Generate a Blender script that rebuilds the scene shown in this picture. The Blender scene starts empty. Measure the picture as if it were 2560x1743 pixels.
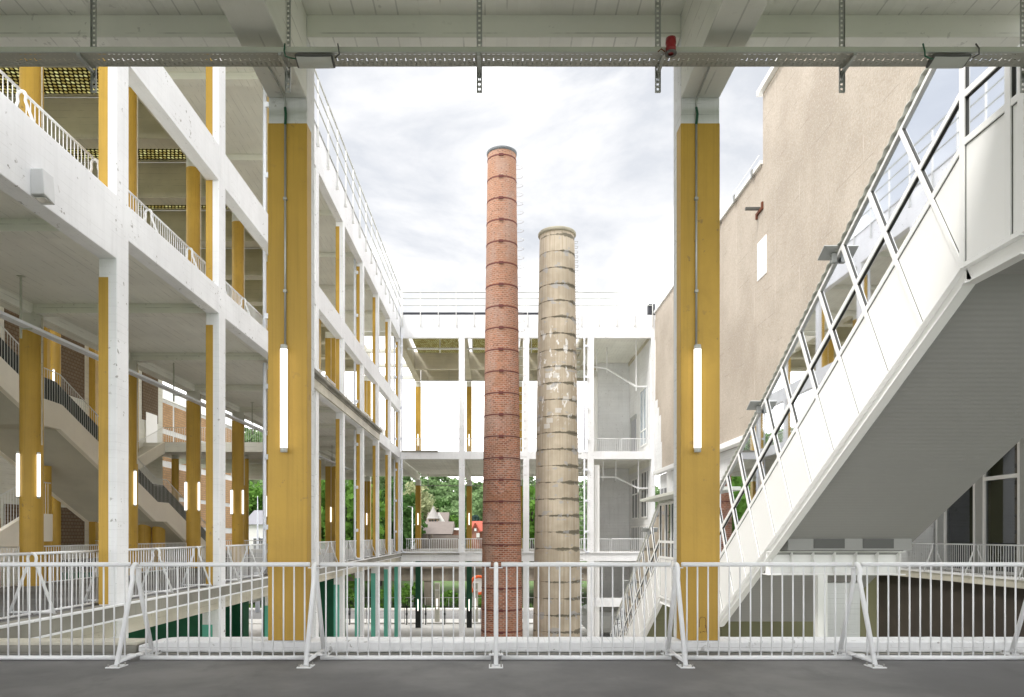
import bpy, math, random
from mathutils import Vector, Matrix
R = math.radians
random.seed(7)
sc = bpy.context.scene
COL = sc.collection
H = 1.41          # eye height above the gallery floor
F = 1800.0        # focal length in photo pixels (2560 wide)

# ---------------------------------------------------------------- camera
cd = bpy.data.cameras.new('camera')
cam = bpy.data.objects.new('camera', cd); COL.objects.link(cam)
cam.location = (0, 0, H); cam.rotation_euler = (R(90), 0, 0)
cd.sensor_width = 36.0; cd.lens = 36.0 * F / 2560.0
cd.shift_x = 40.0 / 2560.0; cd.shift_y = 466.5 / 2560.0
cd.clip_start = 0.05; cd.clip_end = 6000
sc.camera = cam
# ---------------------------------------------------------------- sky, sun, exposure
SUN_EL, SUN_AZ = 50.0, 232.0        # degrees; azimuth clockwise from +Y
w = bpy.data.worlds.new('World'); sc.world = w; w.use_nodes = True
nt = w.node_tree; nt.nodes.clear()
def wn(t): return nt.nodes.new(t)
out = wn('ShaderNodeOutputWorld'); bg = wn('ShaderNodeBackground')
sky = wn('ShaderNodeTexSky'); sky.sky_type = 'NISHITA'; sky.sun_disc = False
sky.sun_elevation = R(SUN_EL); sky.sun_rotation = R(SUN_AZ)
tc = wn('ShaderNodeTexCoord'); mp = wn('ShaderNodeMapping'); mp.inputs['Scale'].default_value = (1.1, 1.1, 2.6)
mp.inputs['Location'].default_value = (0.9, 1.4, 0.3)
n1 = wn('ShaderNodeTexNoise'); n1.inputs['Scale'].default_value = 2.6; n1.inputs['Detail'].default_value = 9; n1.inputs['Roughness'].default_value = .58
n1.inputs['Distortion'].default_value = .35
r1 = wn('ShaderNodeValToRGB'); r1.color_ramp.elements[0].position = .30; r1.color_ramp.elements[1].position = .80
r1.color_ramp.elements[0].color = (3.05, 3.2, 3.5, 1); r1.color_ramp.elements[1].color = (20, 19.9, 19.8, 1)
for _p, _c in ((.46, (3.6, 3.72, 3.95, 1)), (.56, (4.6, 4.62, 4.7, 1))):
    _el = r1.color_ramp.elements.new(_p); _el.color = _c
mx = wn('ShaderNodeMixRGB'); mx.inputs[0].default_value = .97
nt.links.new(tc.outputs['Generated'], mp.inputs[0]); nt.links.new(mp.outputs[0], n1.inputs['Vector'])
sx = wn('ShaderNodeSeparateXYZ'); nt.links.new(tc.outputs['Generated'], sx.inputs[0])
ma = wn('ShaderNodeMath'); ma.operation = 'MULTIPLY_ADD'; ma.inputs[1].default_value = -.85; ma.inputs[2].default_value = .385
nt.links.new(sx.outputs[2], ma.inputs[0])
mc_ = wn('ShaderNodeMath'); mc_.operation = 'SUBTRACT'; mc_.inputs[1].default_value = .58; nt.links.new(sx.outputs[2], mc_.inputs[0])
md_ = wn('ShaderNodeMath'); md_.operation = 'MAXIMUM'; md_.inputs[1].default_value = 0.0; nt.links.new(mc_.outputs[0], md_.inputs[0])
me_ = wn('ShaderNodeMath'); me_.operation = 'MULTIPLY_ADD'; me_.inputs[1].default_value = 2.2; nt.links.new(md_.outputs[0], me_.inputs[0]); nt.links.new(ma.outputs[0], me_.inputs[2])
mb_ = wn('ShaderNodeMath'); mb_.operation = 'ADD'; nt.links.new(n1.outputs[0], mb_.inputs[0]); nt.links.new(me_.outputs[0], mb_.inputs[1])
nt.links.new(mb_.outputs[0], r1.inputs[0]); nt.links.new(sky.outputs[0], mx.inputs[1]); nt.links.new(r1.outputs[0], mx.inputs[2])
nt.links.new(mx.outputs[0], bg.inputs[0]); bg.inputs[1].default_value = .12
nt.links.new(bg.outputs[0], out.inputs[0])
sl = bpy.data.lights.new('sun', 'SUN'); sl.energy = 1.7; sl.angle = R(14); sl.color = (1, .96, .9)
so = bpy.data.objects.new('sun', sl); COL.objects.link(so)
_e, _a = R(SUN_EL), R(SUN_AZ)
sdir = Vector((math.sin(_a) * math.cos(_e), math.cos(_a) * math.cos(_e), math.sin(_e)))
so.rotation_euler = sdir.to_track_quat('Z', 'Y').to_euler(); so.location = (0, -20, 60)
sc.view_settings.view_transform = 'Standard'; sc.view_settings.look = 'None'
sc.view_settings.exposure = 0.9; sc.view_settings.gamma = 1.0
sc.cycles.max_bounces = 10; sc.cycles.diffuse_bounces = 10; sc.cycles.transparent_max_bounces = 24
sc.cycles.caustics_reflective = False; sc.cycles.caustics_refractive = False
sc.cycles.use_denoising = True

# ---------------------------------------------------------------- materials
class G:
    """small shader-graph helper"""
    def __init__(s, name):
        s.m = bpy.data.materials.new(name); s.m.use_nodes = True
        s.t = s.m.node_tree; s.t.nodes.clear()
        s.out = s.n('ShaderNodeOutputMaterial')
    def n(s, t, **kw):
        nd = s.t.nodes.new(t)
        for k, v in kw.items():
            if hasattr(nd, k): setattr(nd, k, v)
        return nd
    def set(s, sock, v):
        if isinstance(v, bpy.types.NodeSocket): s.t.links.new(v, sock)
        elif v is not None: sock.default_value = v
    def pos(s):
        return s.n('ShaderNodeNewGeometry').outputs['Position']
    def nor(s):
        return s.n('ShaderNodeNewGeometry').outputs['Normal']
    def mapv(s, v, sc_):
        m = s.n('ShaderNodeMapping'); s.set(m.inputs[0], v); m.inputs['Scale'].default_value = sc_
        return m.outputs[0]
    def noise(s, v, scale, detail=4, rough=.55):
        x = s.n('ShaderNodeTexNoise'); s.set(x.inputs['Vector'], v)
        x.inputs['Scale'].default_value = scale; x.inputs['Detail'].default_value = detail; x.inputs['Roughness'].default_value = rough
        return x.outputs[0]
    def math(s, op, a, b=0.0, c=None):
        x = s.n('ShaderNodeMath'); x.operation = op
        s.set(x.inputs[0], a); s.set(x.inputs[1], b)
        if c is not None: s.set(x.inputs[2], c)
        return x.outputs[0]
    def step(s, v, lo, hi):
        x = s.n('ShaderNodeMapRange'); x.interpolation_type = 'SMOOTHSTEP'
        s.set(x.inputs[0], v); x.inputs[1].default_value = lo; x.inputs[2].default_value = hi
        return x.outputs[0]
    def mix(s, f, a, b, op='MIX'):
        x = s.n('ShaderNodeMixRGB'); x.blend_type = op
        s.set(x.inputs[0], f); s.set(x.inputs[1], a if not isinstance(a, tuple) else (*a, 1)[:4]); s.set(x.inputs[2], b if not isinstance(b, tuple) else (*b, 1)[:4])
        return x.outputs[0]
    def xyz(s, v):
        x = s.n('ShaderNodeSeparateXYZ'); s.set(x.inputs[0], v); return x.outputs
    def bsdf(s, col, rough=.6, bump=None, bstr=.2, bdist=.01, metal=0, spec=.4):
        b = s.n('ShaderNodeBsdfPrincipled')
        s.set(b.inputs['Base Color'], col if not isinstance(col, tuple) else (*col, 1)[:4]); s.set(b.inputs['Roughness'], rough)
        b.inputs['Metallic'].default_value = metal; b.inputs['Specular IOR Level'].default_value = spec
        if bump is not None:
            k = s.n('ShaderNodeBump'); k.inputs['Strength'].default_value = bstr; k.inputs['Distance'].default_value = bdist
            s.set(k.inputs['Height'], bump); s.t.links.new(k.outputs[0], b.inputs['Normal'])
        return b.outputs[0]
    def end(s, sh):
        s.t.links.new(sh, s.out.inputs[0]); return s.m

def painted(name, col, grime=.12, chips=.0, plank=0.0, pitch=.13, rough=.6, chipcol=(.30, .29, .27), streak=.08, bstr=.25, grain=.0):
    g = G(name); p = g.pos()
    c = g.mix(g.step(g.noise(p, .55, 6), .38, .68), tuple(x * (1 - grime) for x in col), col)
    c = g.mix(g.math('MULTIPLY', g.step(g.noise(g.mapv(p, (2.2, 2.2, .18)), 2.0, 5), .5, .75), streak), c, tuple(x * .55 for x in col))
    if grain > 0:
        c = g.mix(g.math('MULTIPLY', g.step(g.noise(g.mapv(p, (16, 16, .3)), 1.5, 5, .65), .45, .75), grain), c, tuple(x * .5 for x in col))
        c = g.mix(g.math('MULTIPLY', g.step(g.noise(g.mapv(p, (1, 1, .6)), 1.1, 6, .65), .52, .72), grain), c, tuple(x * .6 for x in col))
    fine = g.noise(p, 22, 5)
    bump = fine
    if plank > 0:
        x, y, z = g.xyz(p); nx, ny, nz = g.xyz(g.nor())
        horiz = g.math('GREATER_THAN', g.math('ABSOLUTE', nz), .5)
        coord = g.math('ADD', g.math('MULTIPLY', x, horiz), g.math('MULTIPLY', z, g.math('SUBTRACT', 1.0, horiz)))
        q = g.math('DIVIDE', coord, pitch)
        fr = g.math('FRACT', q); ln = g.math('LESS_THAN', g.math('ABSOLUTE', g.math('SUBTRACT', fr, .5)), .035)
        bid = g.math('FLOOR', q)
        wn_ = g.n('ShaderNodeTexWhiteNoise'); wn_.noise_dimensions = '1D'; g.set(wn_.inputs['W'], bid)
        c = g.mix(g.math('MULTIPLY', wn_.outputs[0], plank * .5), c, tuple(v * .72 for v in col))
        lm = g.math('MULTIPLY', ln, g.step(g.noise(p, 1.7, 4), .42, .6))
        c = g.mix(g.math('MULTIPLY', lm, plank), c, tuple(v * .35 for v in col))
        bump = g.math('SUBTRACT', g.math('ADD', g.math('MULTIPLY', fine, .5), g.math('MULTIPLY', wn_.outputs[0], .6)), g.math('MULTIPLY', ln, .8))
    if chips > 0:
        m = g.math('MULTIPLY', g.step(g.noise(p, 9, 4, .6), .635, .665), g.step(g.noise(p, .9, 3), .46, .6))
        c = g.mix(g.math('MULTIPLY', m, chips), c, chipcol)
    return g.end(g.bsdf(c, rough, bump, bstr, .012))

def plain(name, col, rough=.5, metal=0.0, var=.08, scale=6, spec=.4):
    g = G(name); p = g.pos()
    c = g.mix(g.noise(p, scale, 4), tuple(x * (1 - var) for x in col), tuple(min(1, x * (1 + var)) for x in col))
    return g.end(g.bsdf(c, rough, g.noise(p, 40, 3), .06, .004, metal, spec))

WHITE = painted('white_painted_concrete', (.80, .81, .82), .09, .8, .4, .13, streak=.2, grain=.12)
FACW = painted('white_facade_concrete', (.87, .88, .90), .10, .9, .16, .16, streak=.14, grain=.1)
SOFF = painted('grey_white_soffit', (.82, .82, .76), .10, .35, .45, .26, streak=.0)
TANS = painted('warm_roof_concrete', (.60, .555, .45), .18, .3, .4, .3, streak=.06)
CREAM = painted('cream_stained_concrete', (.66, .63, .53), .22, .8, .5, .18, (0.6), (.30, .27, .2), streak=.3)
RAW = painted('raw_grey_concrete', (.32, .31, .27), .35, .6, 0, .2, .8, (.12, .13, .08), streak=.5)
YEL = painted('yellow_paint', (.55, .34, .05), .18, .6, .0, .11, .5, (.22, .14, .06), streak=.22, bstr=.2, grain=.34)
TEAL = painted('teal_green_paint', (.13, .47, .36), .12, .2, 0, .2, .5, (.3, .3, .28))
DGRN = painted('dark_green_paint', (.015, .12, .06), .12, .2, 0, .2, .45, (.1, .12, .1))
BLK = plain('black_paint', (.012, .016, .014), .4)
STEELW = plain('white_railing_paint', (.78, .79, .80), .32, 0, .03, 3, .5)
STEELT = plain('aged_white_rail_paint', (.66, .66, .64), .4, 0, .05, 3)
PIPE = plain('white_plastic_pipe', (.74, .77, .84), .35, 0, .04)
GALV = plain('galvanised_steel', (.40, .41, .39), .45, .55, .1, 12)
TRAYM = plain('tray_side_paint', (.42, .43, .37), .5, .15, .08, 5)
BOLT = plain('bolt_steel', (.3, .3, .28), .4, .8)
DARKM = plain('dark_lamp_housing', (.09, .09, .085), .45)
LENS = plain('lamp_glass', (.52, .53, .5), .12, 0, .05)
WIRE = plain('green_cable', (.015, .09, .05), .5)
RED = plain('red_plastic', (.22, .012, .015), .35)
WPAN = plain('white_metal_panel', (.86, .86, .85), .28, 0, .015, .8, .5)
WFRM = plain('white_window_frame', (.84, .84, .83), .35, 0, .02, 2)
GASK = plain('dark_gasket', (.05, .05, .045), .6)
CORR = plain('corrugated_sheet', (.60, .61, .55), .5, .1, .06, 2)
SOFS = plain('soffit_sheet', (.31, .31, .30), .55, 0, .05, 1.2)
OLIV = plain('olive_wall', (.20, .20, .115), .8, 0, .1, 1)
BITU = plain('bitumen', (.035, .037, .045), .7)
STAIRW = painted('beige_stair_plaster', (.88, .83, .74), .08, .1, 0, .2, .7, streak=.05)
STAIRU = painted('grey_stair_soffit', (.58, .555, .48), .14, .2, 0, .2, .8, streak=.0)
TREAD = plain('dark_stair_tread', (.02, .028, .026), .6)
ALUM = plain('grey_aluminium', (.42, .43, .42), .4, .3)
RUST = plain('rusty_steel', (.16, .055, .03), .8, .2, .3, 9)
TIMB = painted('dark_timber_boards', (.06, .05, .04), .35, .3, 0, .2, .7, (.12, .11, .1), streak=.5)

def mk_floor():
    g = G('dark_floor_coating'); p = g.pos()
    c = g.mix(g.step(g.noise(p, .5, 6, .6), .35, .7), (.13, .129, .13), (.22, .217, .212))
    c = g.mix(g.math('MULTIPLY', g.step(g.noise(p, 60, 2), .72, .78), .5), c, (.26, .26, .25))
    c = g.mix(g.math('MULTIPLY', g.step(g.noise(g.mapv(p, (1, .4, 1)), 2.2, 6, .65), .55, .72), .35), c, (.095, .095, .096))
    return g.end(g.bsdf(c, g.math('ADD', .62, g.math('MULTIPLY', g.noise(p, .9, 5), .3)), g.noise(p, 90, 3), .25, .004, 0, .35))
FLOOR = mk_floor()

def mk_ground():
    g = G('pale_yard_paving'); p = g.pos()
    c = g.mix(g.noise(p, .3, 6), (.62, .60, .56), (.76, .74, .70))
    c = g.mix(g.math('MULTIPLY', g.step(g.noise(p, 2.5, 5), .55, .7), .3), c, (.3, .28, .25))
    return g.end(g.bsdf(c, .9, g.noise(p, 20, 3), .2, .01))
PAVE = mk_ground()
def mk_land():
    g = G('grassy_land'); p = g.pos()
    c = g.mix(g.noise(p, .12, 6), (.06, .11, .04), (.13, .19, .07))
    c = g.mix(g.step(g.noise(p, .7, 5), .5, .7), c, (.10, .10, .05))
    return g.end(g.bsdf(c, .95, g.noise(p, 3, 4), .5, .2))
LAND = mk_land()
ROAD = plain('road_asphalt', (.21, .205, .20), .9, 0, .15, .6)

def mk_render():
    g = G('pebbledash_render'); p = g.pos()
    c = g.mix(g.step(g.noise(p, .28, 7, .6), .35, .7), (.385, .335, .28), (.485, .43, .365))
    c = g.mix(g.math('MULTIPLY', g.step(g.noise(p, 11, 3, .7), .45, .62), .36), c, (.34, .27, .2))
    c = g.mix(g.math('MULTIPLY', g.step(g.noise(p, 13, 2, .7), .55, .64), .36), c, (.62, .56, .48))
    c = g.mix(g.math('MULTIPLY', g.step(g.noise(g.mapv(p, (1, 1.2, .1)), 1.5, 5), .5, .75), .2), c, (.36, .30, .24))
    # faint day joints and hairline cracks
    x, y, z = g.xyz(p)
    j = g.math('LESS_THAN', g.math('ABSOLUTE', g.math('SUBTRACT', g.math('FRACT', g.math('DIVIDE', z, 1.35)), .5)), .008)
    j = g.math('MULTIPLY', j, g.step(g.noise(p, .8, 4), .5, .6))
    c = g.mix(g.math('MULTIPLY', j, .55), c, (.17, .14, .12))
    j2 = g.math('LESS_THAN', g.math('ABSOLUTE', g.math('SUBTRACT', g.math('FRACT', g.math('DIVIDE', y, 2.6)), .5)), .005)
    j2 = g.math('MULTIPLY', j2, g.step(g.noise(g.mapv(p, (1, 1, .35)), 1.1, 4), .5, .62))
    c = g.mix(g.math('MULTIPLY', j2, .5), c, (.8, .76, .7))
    return g.end(g.bsdf(c, .95, g.noise(p, 16, 4, .7), .6, .03))
REND = mk_render()

def mk_brick(name, c1, c2, mort, bw=.23, bh=.075, msize=.012, var=None, uv=True, soot=0.0):
    g = G(name)
    if uv: v = g.n('ShaderNodeTexCoord').outputs['UV']
    else:
        x, y, z = g.xyz(g.pos()); cb = g.n('ShaderNodeCombineXYZ'); g.set(cb.inputs[0], g.math('ADD', x, y)); g.set(cb.inputs[1], z); v = cb.outputs[0]
    b = g.n('ShaderNodeTexBrick'); g.set(b.inputs['Vector'], v)
    b.inputs['Scale'].default_value = 1.0; b.inputs['Brick Width'].default_value = bw; b.inputs['Row Height'].default_value = bh
    b.inputs['Mortar Size'].default_value = msize; b.inputs['Mortar Smooth'].default_value = .2; b.inputs['Bias'].default_value = -.1
    b.inputs['Color1'].default_value = (*c1, 1); b.inputs['Color2'].default_value = (*c2, 1); b.inputs['Mortar'].default_value = (*mort, 1)
    c = b.outputs[0]; p = g.pos()
    if var:
        c = g.mix(g.math('MULTIPLY', g.step(g.noise(p, .5, 5), .42, .68), .55), c, var)
        x, y, z = g.xyz(p)
        c = g.mix(g.math('MULTIPLY', g.step(z, 3, 24), .5), c, (.40, .235, .155))          # paler, weathered brick towards the top
        c = g.mix(g.math('MULTIPLY', g.step(g.noise(g.mapv(p, (1.0, 1.0, .45)), 1.0, 6, .65), .46, .66), .5), c, (.33, .24, .20))
        # dark header joints
        b2 = g.n('ShaderNodeTexVoronoi'); g.set(b2.inputs['Vector'], g.mapv(v, (3.7, 5.2, 1))); b2.inputs['Scale'].default_value = 1.0; b2.inputs['Randomness'].default_value = .45
        c = g.mix(g.math('MULTIPLY', g.math('LESS_THAN', b2.outputs['Distance'], .21), .45), c, (.06, .03, .025))
        c = g.mix(g.math('MULTIPLY', g.step(g.noise(g.mapv(v, (1.2, 12, 1)), 2.0, 2), .62, .68), .45), c, (.62, .5, .42))
    return g.end(g.bsdf(c, .9, b.outputs['Fac'], -.5, .012))
BRK = mk_brick('chimney_brick', (.175, .052, .028), (.38, .125, .065), (.34, .24, .185), .27, .115, .022, var=(.26, .12, .06))
BRKT = mk_brick('tan_infill_brick', (.46, .27, .13), (.55, .34, .18), (.33, .23, .15), .45, .22, .03, uv=False)
BRKD = mk_brick('brown_infill_brick', (.17, .13, .09), (.21, .16, .11), (.12, .07, .04), .3, .2, .025, uv=False)
BRKR = mk_brick('red_house_brick', (.30, .10, .06), (.36, .13, .08), (.4, .3, .25), uv=False)

def mk_rings():
    g = G('stained_chimney_concrete'); p = g.pos(); v = g.n('ShaderNodeTexCoord').outputs['UV']
    c = g.mix(g.step(g.noise(p, .8, 6), .35, .7), (.40, .345, .265), (.52, .455, .36))
    st = g.step(g.noise(g.mapv(v, (9, .16, 1)), 1.0, 5, .6), .42, .68)
    c = g.mix(g.math('MULTIPLY', st, .5), c, (.29, .225, .15))
    st2 = g.step(g.noise(g.mapv(v, (5, .12, 1)), 1.7, 4, .6), .60, .70)
    c = g.mix(g.math('MULTIPLY', st2, .35), c, (.62, .56, .46))
    # moss and soot that gathers at the ring joints
    x, y, z = g.xyz(p)
    fr = g.math('FRACT', g.math('DIVIDE', g.math('SUBTRACT', z, 1.585), 1.01))
    near = g.math('MINIMUM', fr, g.math('SUBTRACT', 1.0, fr))
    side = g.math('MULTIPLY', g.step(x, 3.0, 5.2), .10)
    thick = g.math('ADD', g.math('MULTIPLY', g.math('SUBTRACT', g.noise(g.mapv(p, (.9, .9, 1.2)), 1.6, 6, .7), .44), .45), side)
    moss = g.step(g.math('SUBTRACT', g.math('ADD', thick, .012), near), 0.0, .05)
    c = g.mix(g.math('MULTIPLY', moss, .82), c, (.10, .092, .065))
    # white lime drips, square pale repairs and grey repairs
    vq = g.n('ShaderNodeTexVoronoi'); vq.distance = 'CHEBYCHEV'; g.set(vq.inputs['Vector'], g.mapv(v, (1.5, 2.1, 1))); vq.inputs['Scale'].default_value = 1.0
    sqr = g.math('MULTIPLY', g.math('LESS_THAN', vq.outputs['Distance'], .30), g.math('GREATER_THAN', g.xyz(vq.outputs['Color'])[0], .45))
    sqr = g.math('MULTIPLY', sqr, g.math('MULTIPLY', g.step(z, 7.2, 7.8), g.math('SUBTRACT', 1.0, g.step(z, 11.5, 12.5))))
    c = g.mix(g.math('MULTIPLY', sqr, .6), c, (.58, .575, .56))
    w1 = g.step(g.noise(g.mapv(v, (2.0, .7, 1)), 1.6, 5, .65), .57, .60)
    c = g.mix(g.math('MULTIPLY', g.math('MULTIPLY', w1, g.math('MULTIPLY', g.step(z, 7.5, 9.5), g.math('SUBTRACT', 1.0, g.step(z, 13, 15)))), .9), c, (.72, .71, .69))
    w2 = g.math('MULTIPLY', g.step(g.noise(g.mapv(p, (1.3, 1.3, 1.5)), 1.3, 3), .58, .61), g.step(g.math('SUBTRACT', .3, near), 0, .03))
    c = g.mix(g.math('MULTIPLY', w2, .7), c, (.36, .36, .36))
    return g.end(g.bsdf(c, .9, g.noise(p, 14, 4), .35, .02))
RINGS = mk_rings()

def mk_glass(name, tint=(.80, .86, .88), refl=.12, grey=0.0):
    g = G(name); t = g.n('ShaderNodeBsdfTransparent'); t.inputs[0].default_value = (*tint, 1)
    gl = g.n('ShaderNodeBsdfGlossy'); gl.inputs['Roughness'].default_value = .02; gl.inputs[0].default_value = (.92, .95, 1, 1)
    fr = g.n('ShaderNodeFresnel'); fr.inputs[0].default_value = 1.5
    m = g.n('ShaderNodeMixShader')
    g.set(m.inputs[0], g.math('ADD', g.math('MULTIPLY', fr.outputs[0], .9), refl))
    g.t.links.new(t.outputs[0], m.inputs[1]); g.t.links.new(gl.outputs[0], m.inputs[2])
    return g.end(m.outputs[0])
GLASS = mk_glass('clear_glass', (.27, .315, .315), .11)
GLASSD = mk_glass('smoky_glass', (.20, .215, .22), .06)
PANE = plain('dark_window_pane', (.05, .055, .06), .08, 0, .1, 1, .6)

def mk_emit(name, col, s):
    g = G(name); e = g.n('ShaderNodeEmission'); e.inputs[0].default_value = (*col, 1); e.inputs[1].default_value = s
    return g.end(e.outputs[0])
TUBE = mk_emit('lit_tube', (1, .93, .84), 1.5)

def mk_lens():
    g = G('glass_lens_skylight'); p = g.pos()
    q = g.mapv(p, (5.2, 4.6, 0)); vo = g.n('ShaderNodeTexVoronoi'); vo.voronoi_dimensions = '2D'
    x, y, z = g.xyz(q)
    row = g.math('FLOOR', y); odd = g.math('MODULO', row, 2.0)
    fx = g.math('SUBTRACT', g.math('FRACT', g.math('ADD', x, g.math('MULTIPLY', odd, .5))), .5)
    fy = g.math('SUBTRACT', g.math('FRACT', y), .5)
    d = g.math('SQRT', g.math('ADD', g.math('MULTIPLY', fx, fx), g.math('MULTIPLY', fy, fy)))
    lens = g.math('LESS_THAN', d, .40)
    wn_ = g.n('ShaderNodeTexWhiteNoise'); cb = g.n('ShaderNodeCombineXYZ')
    g.set(cb.inputs[0], g.math('FLOOR', g.math('ADD', x, g.math('MULTIPLY', odd, .5)))); g.set(cb.inputs[1], row); g.set(wn_.inputs['Vector'], cb.outputs[0])
    tcol = g.mix(wn_.outputs[0], (.45, .39, .18), (.75, .75, .5))
    rim = g.step(d, .22, .40)
    tcol = g.mix(g.math('MULTIPLY', rim, .75), tcol, (.10, .075, .025))
    tr = g.n('ShaderNodeBsdfTranslucent'); g.set(tr.inputs[0], tcol)
    gl = g.n('ShaderNodeBsdfDiffuse'); g.set(gl.inputs[0], tcol)
    m1 = g.n('ShaderNodeMixShader'); m1.inputs[0].default_value = .25; g.t.links.new(tr.outputs[0], m1.inputs[1]); g.t.links.new(gl.outputs[0], m1.inputs[2])
    df = g.n('ShaderNodeBsdfDiffuse'); df.inputs[0].default_value = (.03, .025, .018, 1)
    m = g.n('ShaderNodeMixShader'); g.set(m.inputs[0], lens); g.t.links.new(df.outputs[0], m.inputs[1]); g.t.links.new(m1.outputs[0], m.inputs[2])
    return g.end(m.outputs[0])
LENSM = mk_lens()

def mk_perf(name, y0, wid):
    """tray sheet pierced by slots"""
    g = G(name); p = g.pos(); x, y, z = g.xyz(p)
    u = g.math('FRACT', g.math('DIVIDE', x, .103)); v = g.math('DIVIDE', g.math('SUBTRACT', y, y0), wid)
    def slot(uc, uw, vc, vw):
        a = g.math('LESS_THAN', g.math('ABSOLUTE', g.math('SUBTRACT', u, uc)), uw)
        b = g.math('LESS_THAN', g.math('ABSOLUTE', g.math('SUBTRACT', v, vc)), vw)
        return g.math('MULTIPLY', a, b)
    hs = [slot(.25, .13, .50, .022), slot(.75, .045, .50, .12), slot(.75, .12, .60, .032), slot(.25, .13, .72, .02), slot(.75, .05, .80, .055),
          slot(.25, .14, .82, .02), slot(.25, .13, .95, .018), slot(.75, .13, .95, .018), slot(.25, .13, .12, .018), slot(.75, .13, .12, .018)]
    s = hs[0]
    for h in hs[1:]: s = g.math('MAXIMUM', s, h)
    t = g.n('ShaderNodeBsdfTransparent'); m = g.n('ShaderNodeMixShader'); g.set(m.inputs[0], s)
    g.t.links.new(g.bsdf((.36, .355, .31), .5, None, metal=.1), m.inputs[1]); g.t.links.new(t.outputs[0], m.inputs[2])
    return g.end(m.outputs[0])
PERF = mk_perf('perforated_tray_sheet', 7.5, .22)

def mk_leaf(name, c1, c2):
    g = G(name); p = g.pos()
    oi = g.n('ShaderNodeObjectInfo').outputs['Random']
    c = g.mix(g.noise(p, .9, 3), c1, c2)
    c = g.mix(g.math('MULTIPLY', g.noise(p, .12, 2), .5), c, tuple(v * .6 for v in c1))
    d = g.n('ShaderNodeBsdfDiffuse'); g.set(d.inputs[0], c)
    t = g.n('ShaderNodeBsdfTranslucent'); g.set(t.inputs[0], c)
    m = g.n('ShaderNodeMixShader'); m.inputs[0].default_value = .35
    g.t.links.new(d.outputs[0], m.inputs[1]); g.t.links.new(t.outputs[0], m.inputs[2])
    return g.end(m.outputs[0])
LEAF_G = mk_leaf('bright_leaves', (.10, .22, .04), (.20, .36, .08))
LEAF_D = mk_leaf('dark_leaves', (.06, .14, .04), (.13, .23, .07))
LEAF_P = mk_leaf('pale_blossom_leaves', (.34, .38, .2), (.5, .52, .32))
LEAF_H = mk_leaf('hill_leaves', (.17, .28, .12), (.30, .42, .20))
LEAF_B = mk_leaf('bluish_conifer_leaves', (.07, .12, .11), (.11, .17, .15))
BARK = plain('bark', (.06, .05, .04), .9)

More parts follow.
